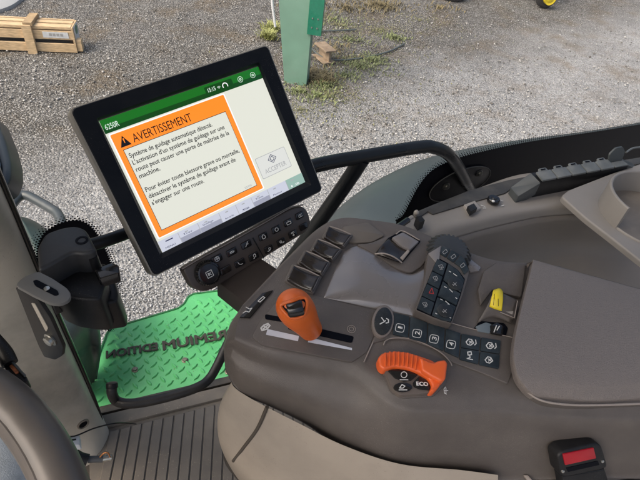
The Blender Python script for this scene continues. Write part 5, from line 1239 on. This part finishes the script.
# scrap beam piece
sb = thing('beam_offcut', 'short weathered I shaped beam offcut lying beside the green post', 'beam offcut', at(322, 60, 0))
P1 = at(322, 58, 0); ax_ = (at(334, 54, .1)-at(319, 42, .1)); ax_.z = 0; ax_.normalize(); nx_ = V((-ax_.y, ax_.x, 0)); q0 = at(327, 63, 0)
def bxs(name, o_, a0, a1, b0_, b1_, z0, z1, m=M_RUST, parent=sb, tilt=0):
    bm = bmesh.new(); prism(bm, [o_+ax_*a0+nx_*b0_+V((0, 0, z1)), o_+ax_*a1+nx_*b0_+V((0, 0, z1)), o_+ax_*a1+nx_*b1_+V((0, 0, z1)), o_+ax_*a0+nx_*b1_+V((0, 0, z1))], V((0, 0, z0-z1)), .004, 1); return fin(name, bm, m, parent, smooth=False)
bxs('top_flange', q0, -.27, .04, -.06, .10, .155, .175); bxs('web', q0, -.25, .02, .01, .035, .02, .156); bxs('bottom_flange', q0, -.27, .04, -.07, .11, .0, .02)

# cable on the ground
cb = [at(x, y, .015) for x, y in [(356, 29.5), (340, 30.5), (325, 31), (314, 32), (309.5, 36), (309, 43), (313, 50), (322, 57), (335, 60), (355, 59), (372, 56), (390, 51), (404, 44)]]
bm = bmesh.new(); tube(bm, crom(cb, 6), .013, 8); tag(fin('ground_cable', bm, M_CABLE, None, angle=70), 'grey-green cable looping over the ground around the beam offcut', 'cable')

# weeds
def weeds(name, spots, n, m, hgt, label):
    bm = bmesh.new()
    for (x, y, rx_, dens) in spots:
        o_ = at(x, y, 0)
        for k in range(int(n*dens)):
            a = random.random()*6.28; r_ = abs(random.gauss(0, .5))*rx_; p = o_+V((math.cos(a)*r_*1.4, math.sin(a)*r_, 0))
            h = hgt*(.4+random.random()); l = random.random()*6.28; w_ = .004+random.random()*.006
            dd = V((math.cos(l), math.sin(l), 0)); sd = V((-dd.y, dd.x, 0))*w_
            v = [bm.verts.new(p-sd), bm.verts.new(p+sd), bm.verts.new(p+dd*h*.5+sd*.8+V((0, 0, h*.7))), bm.verts.new(p+dd*h*.5-sd*.8+V((0, 0, h*.7))), bm.verts.new(p+dd*h*1.1+V((0, 0, h*.85)))]
            bm.faces.new((v[0], v[1], v[2], v[3])); bm.faces.new((v[3], v[2], v[4]))
    o = fin(name, bm, m, None, smooth=False); tag(o, label, 'weeds', kind='stuff'); return o
weeds('green_weeds', [(300, 92, .28, .45), (318, 96, .35, .4), (345, 76, .35, .6), (360, 66, .3, .9), (372, 60, .25, 1), (394, 38, .18, .7), (325, 85, .25, .8), (335, 20, .5, .5), (350, 40, .3, .5), (308, 30, .3, .4)], 420, M_BLADE, .035, 'low green weeds growing through the gravel around the green post')
weeds('moss_patches', [(330, 95, .9, 3), (350, 60, 1.0, 3), (380, 30, .9, 2), (340, 25, .8, 2), (300, 110, .5, 1), (420, 20, .9, 1.2)], 420, mat('moss', (.17, .17, .09), .8, var=.35), .014, 'thin mossy growth spread over the gravel to the right of the green post')
weeds('dry_weeds', [(315, 74, .2, 1.5), (345, 8, .6, 1), (382, 6, .5, 1.6), (330, 50, .5, .6), (300, 10, .4, .4), (440, 8, .5, .3), (322, 80, .2, 1)], 420, M_DRY, .05, 'dry brown weed tufts on the ground behind the green post')
weeds('yellow_weeds', [(268, 38, .10, 1), (271, 30, .10, .8)], 260, mat('yellow_leaf', (.32, .34, .12), .7, var=.3), .10, 'yellowish weed tuft at the left foot of the green post')

# garden machine with a yellow wheel at the far edge
mw = thing('garden_trailer', 'small low trailer with dark tyre and yellow wheel hub at the top edge', 'trailer', at(543, 11, 0))
wc_ = at(543, 7.5, 0)
for k, off in enumerate((V((0, 0, 0)), V((-.95, .62, 0)))):
    base = wc_+off; axd = V((.35, -.94, 0)).normalized(); ctr = base+V((0, 0, .20))
    w_ = latheobj('wheel', ctr-axd*.06, axd, [(.11, 0), (.17, -.004), (.205, .02), (.205, .10), (.17, .124), (.11, .12)], M_TYRE, mw, seg=40)
    latheobj('rim', ctr-axd*.04, axd, [(.118, 0), (.118, .170), (.085, .155), (.04, .175), (0, .175)], M_YEL, w_, seg=32)
bm = bmesh.new(); q_ = wc_+V((-.45, .55, 0))
prism(bm, [q_+V((-.7, -.25, .62)), q_+V((.7, -.25, .62)), q_+V((.7, .8, .62)), q_+V((-.7, .8, .62))], V((0, 0, -.32)), .02, 2); fin('body', bm, M_POSTD, mw)
q2 = thing('dark_tub', 'dark rounded object on the ground at the top edge of the yard', 'tub', at(450, 0, 0))
latheobj('shell', at(450, -2.5, 0), (0, 0, 1), [(.24, 0), (.27, .05), (.26, .22), (.22, .24), (.20, .12), (0, .1)], M_TYRE, q2, seg=32)

# ================================================================== LIGHT
EL, AZ = 50, 238
w = bpy.data.worlds.new('World'); scene.world = w; w.use_nodes = True; nt = w.node_tree
sky = nt.nodes.new('ShaderNodeTexSky'); sky.sky_type = 'NISHITA'; sky.sun_disc = False
sky.sun_elevation = math.radians(EL); sky.sun_rotation = math.radians(AZ); sky.dust_density = 9; sky.ozone_density = .4; sky.air_density = 1.0
nt.links.new(sky.outputs['Color'], nt.nodes['Background'].inputs['Color']); nt.nodes['Background'].inputs['Strength'].default_value = .15
sd = bpy.data.lights.new('sun', 'SUN'); sd.energy = 1.3; sd.angle = math.radians(75); sd.color = (1, .99, .975)
so = bpy.data.objects.new('sun', sd); COL.objects.link(so)
dirv = V((math.sin(math.radians(AZ))*math.cos(math.radians(EL)), math.cos(math.radians(AZ))*math.cos(math.radians(EL)), math.sin(math.radians(EL))))
so.rotation_euler = dirv.to_track_quat('Z', 'Y').to_euler()
scene.view_settings.view_transform = 'Standard'; scene.view_settings.look = 'None'; scene.view_settings.gamma = 1
scene.view_settings.exposure = 0.52
scene.cycles.max_bounces = 8; scene.cycles.transparent_max_bounces = 12

# put each Empty at its thing's base (children keep their place)
for o in list(COL.objects):
    if '_b' in o:
        b = V(o['_b']); del o['_b']; o.location = b
        for ch in o.children: ch.matrix_parent_inverse = Matrix.Translation(-b)
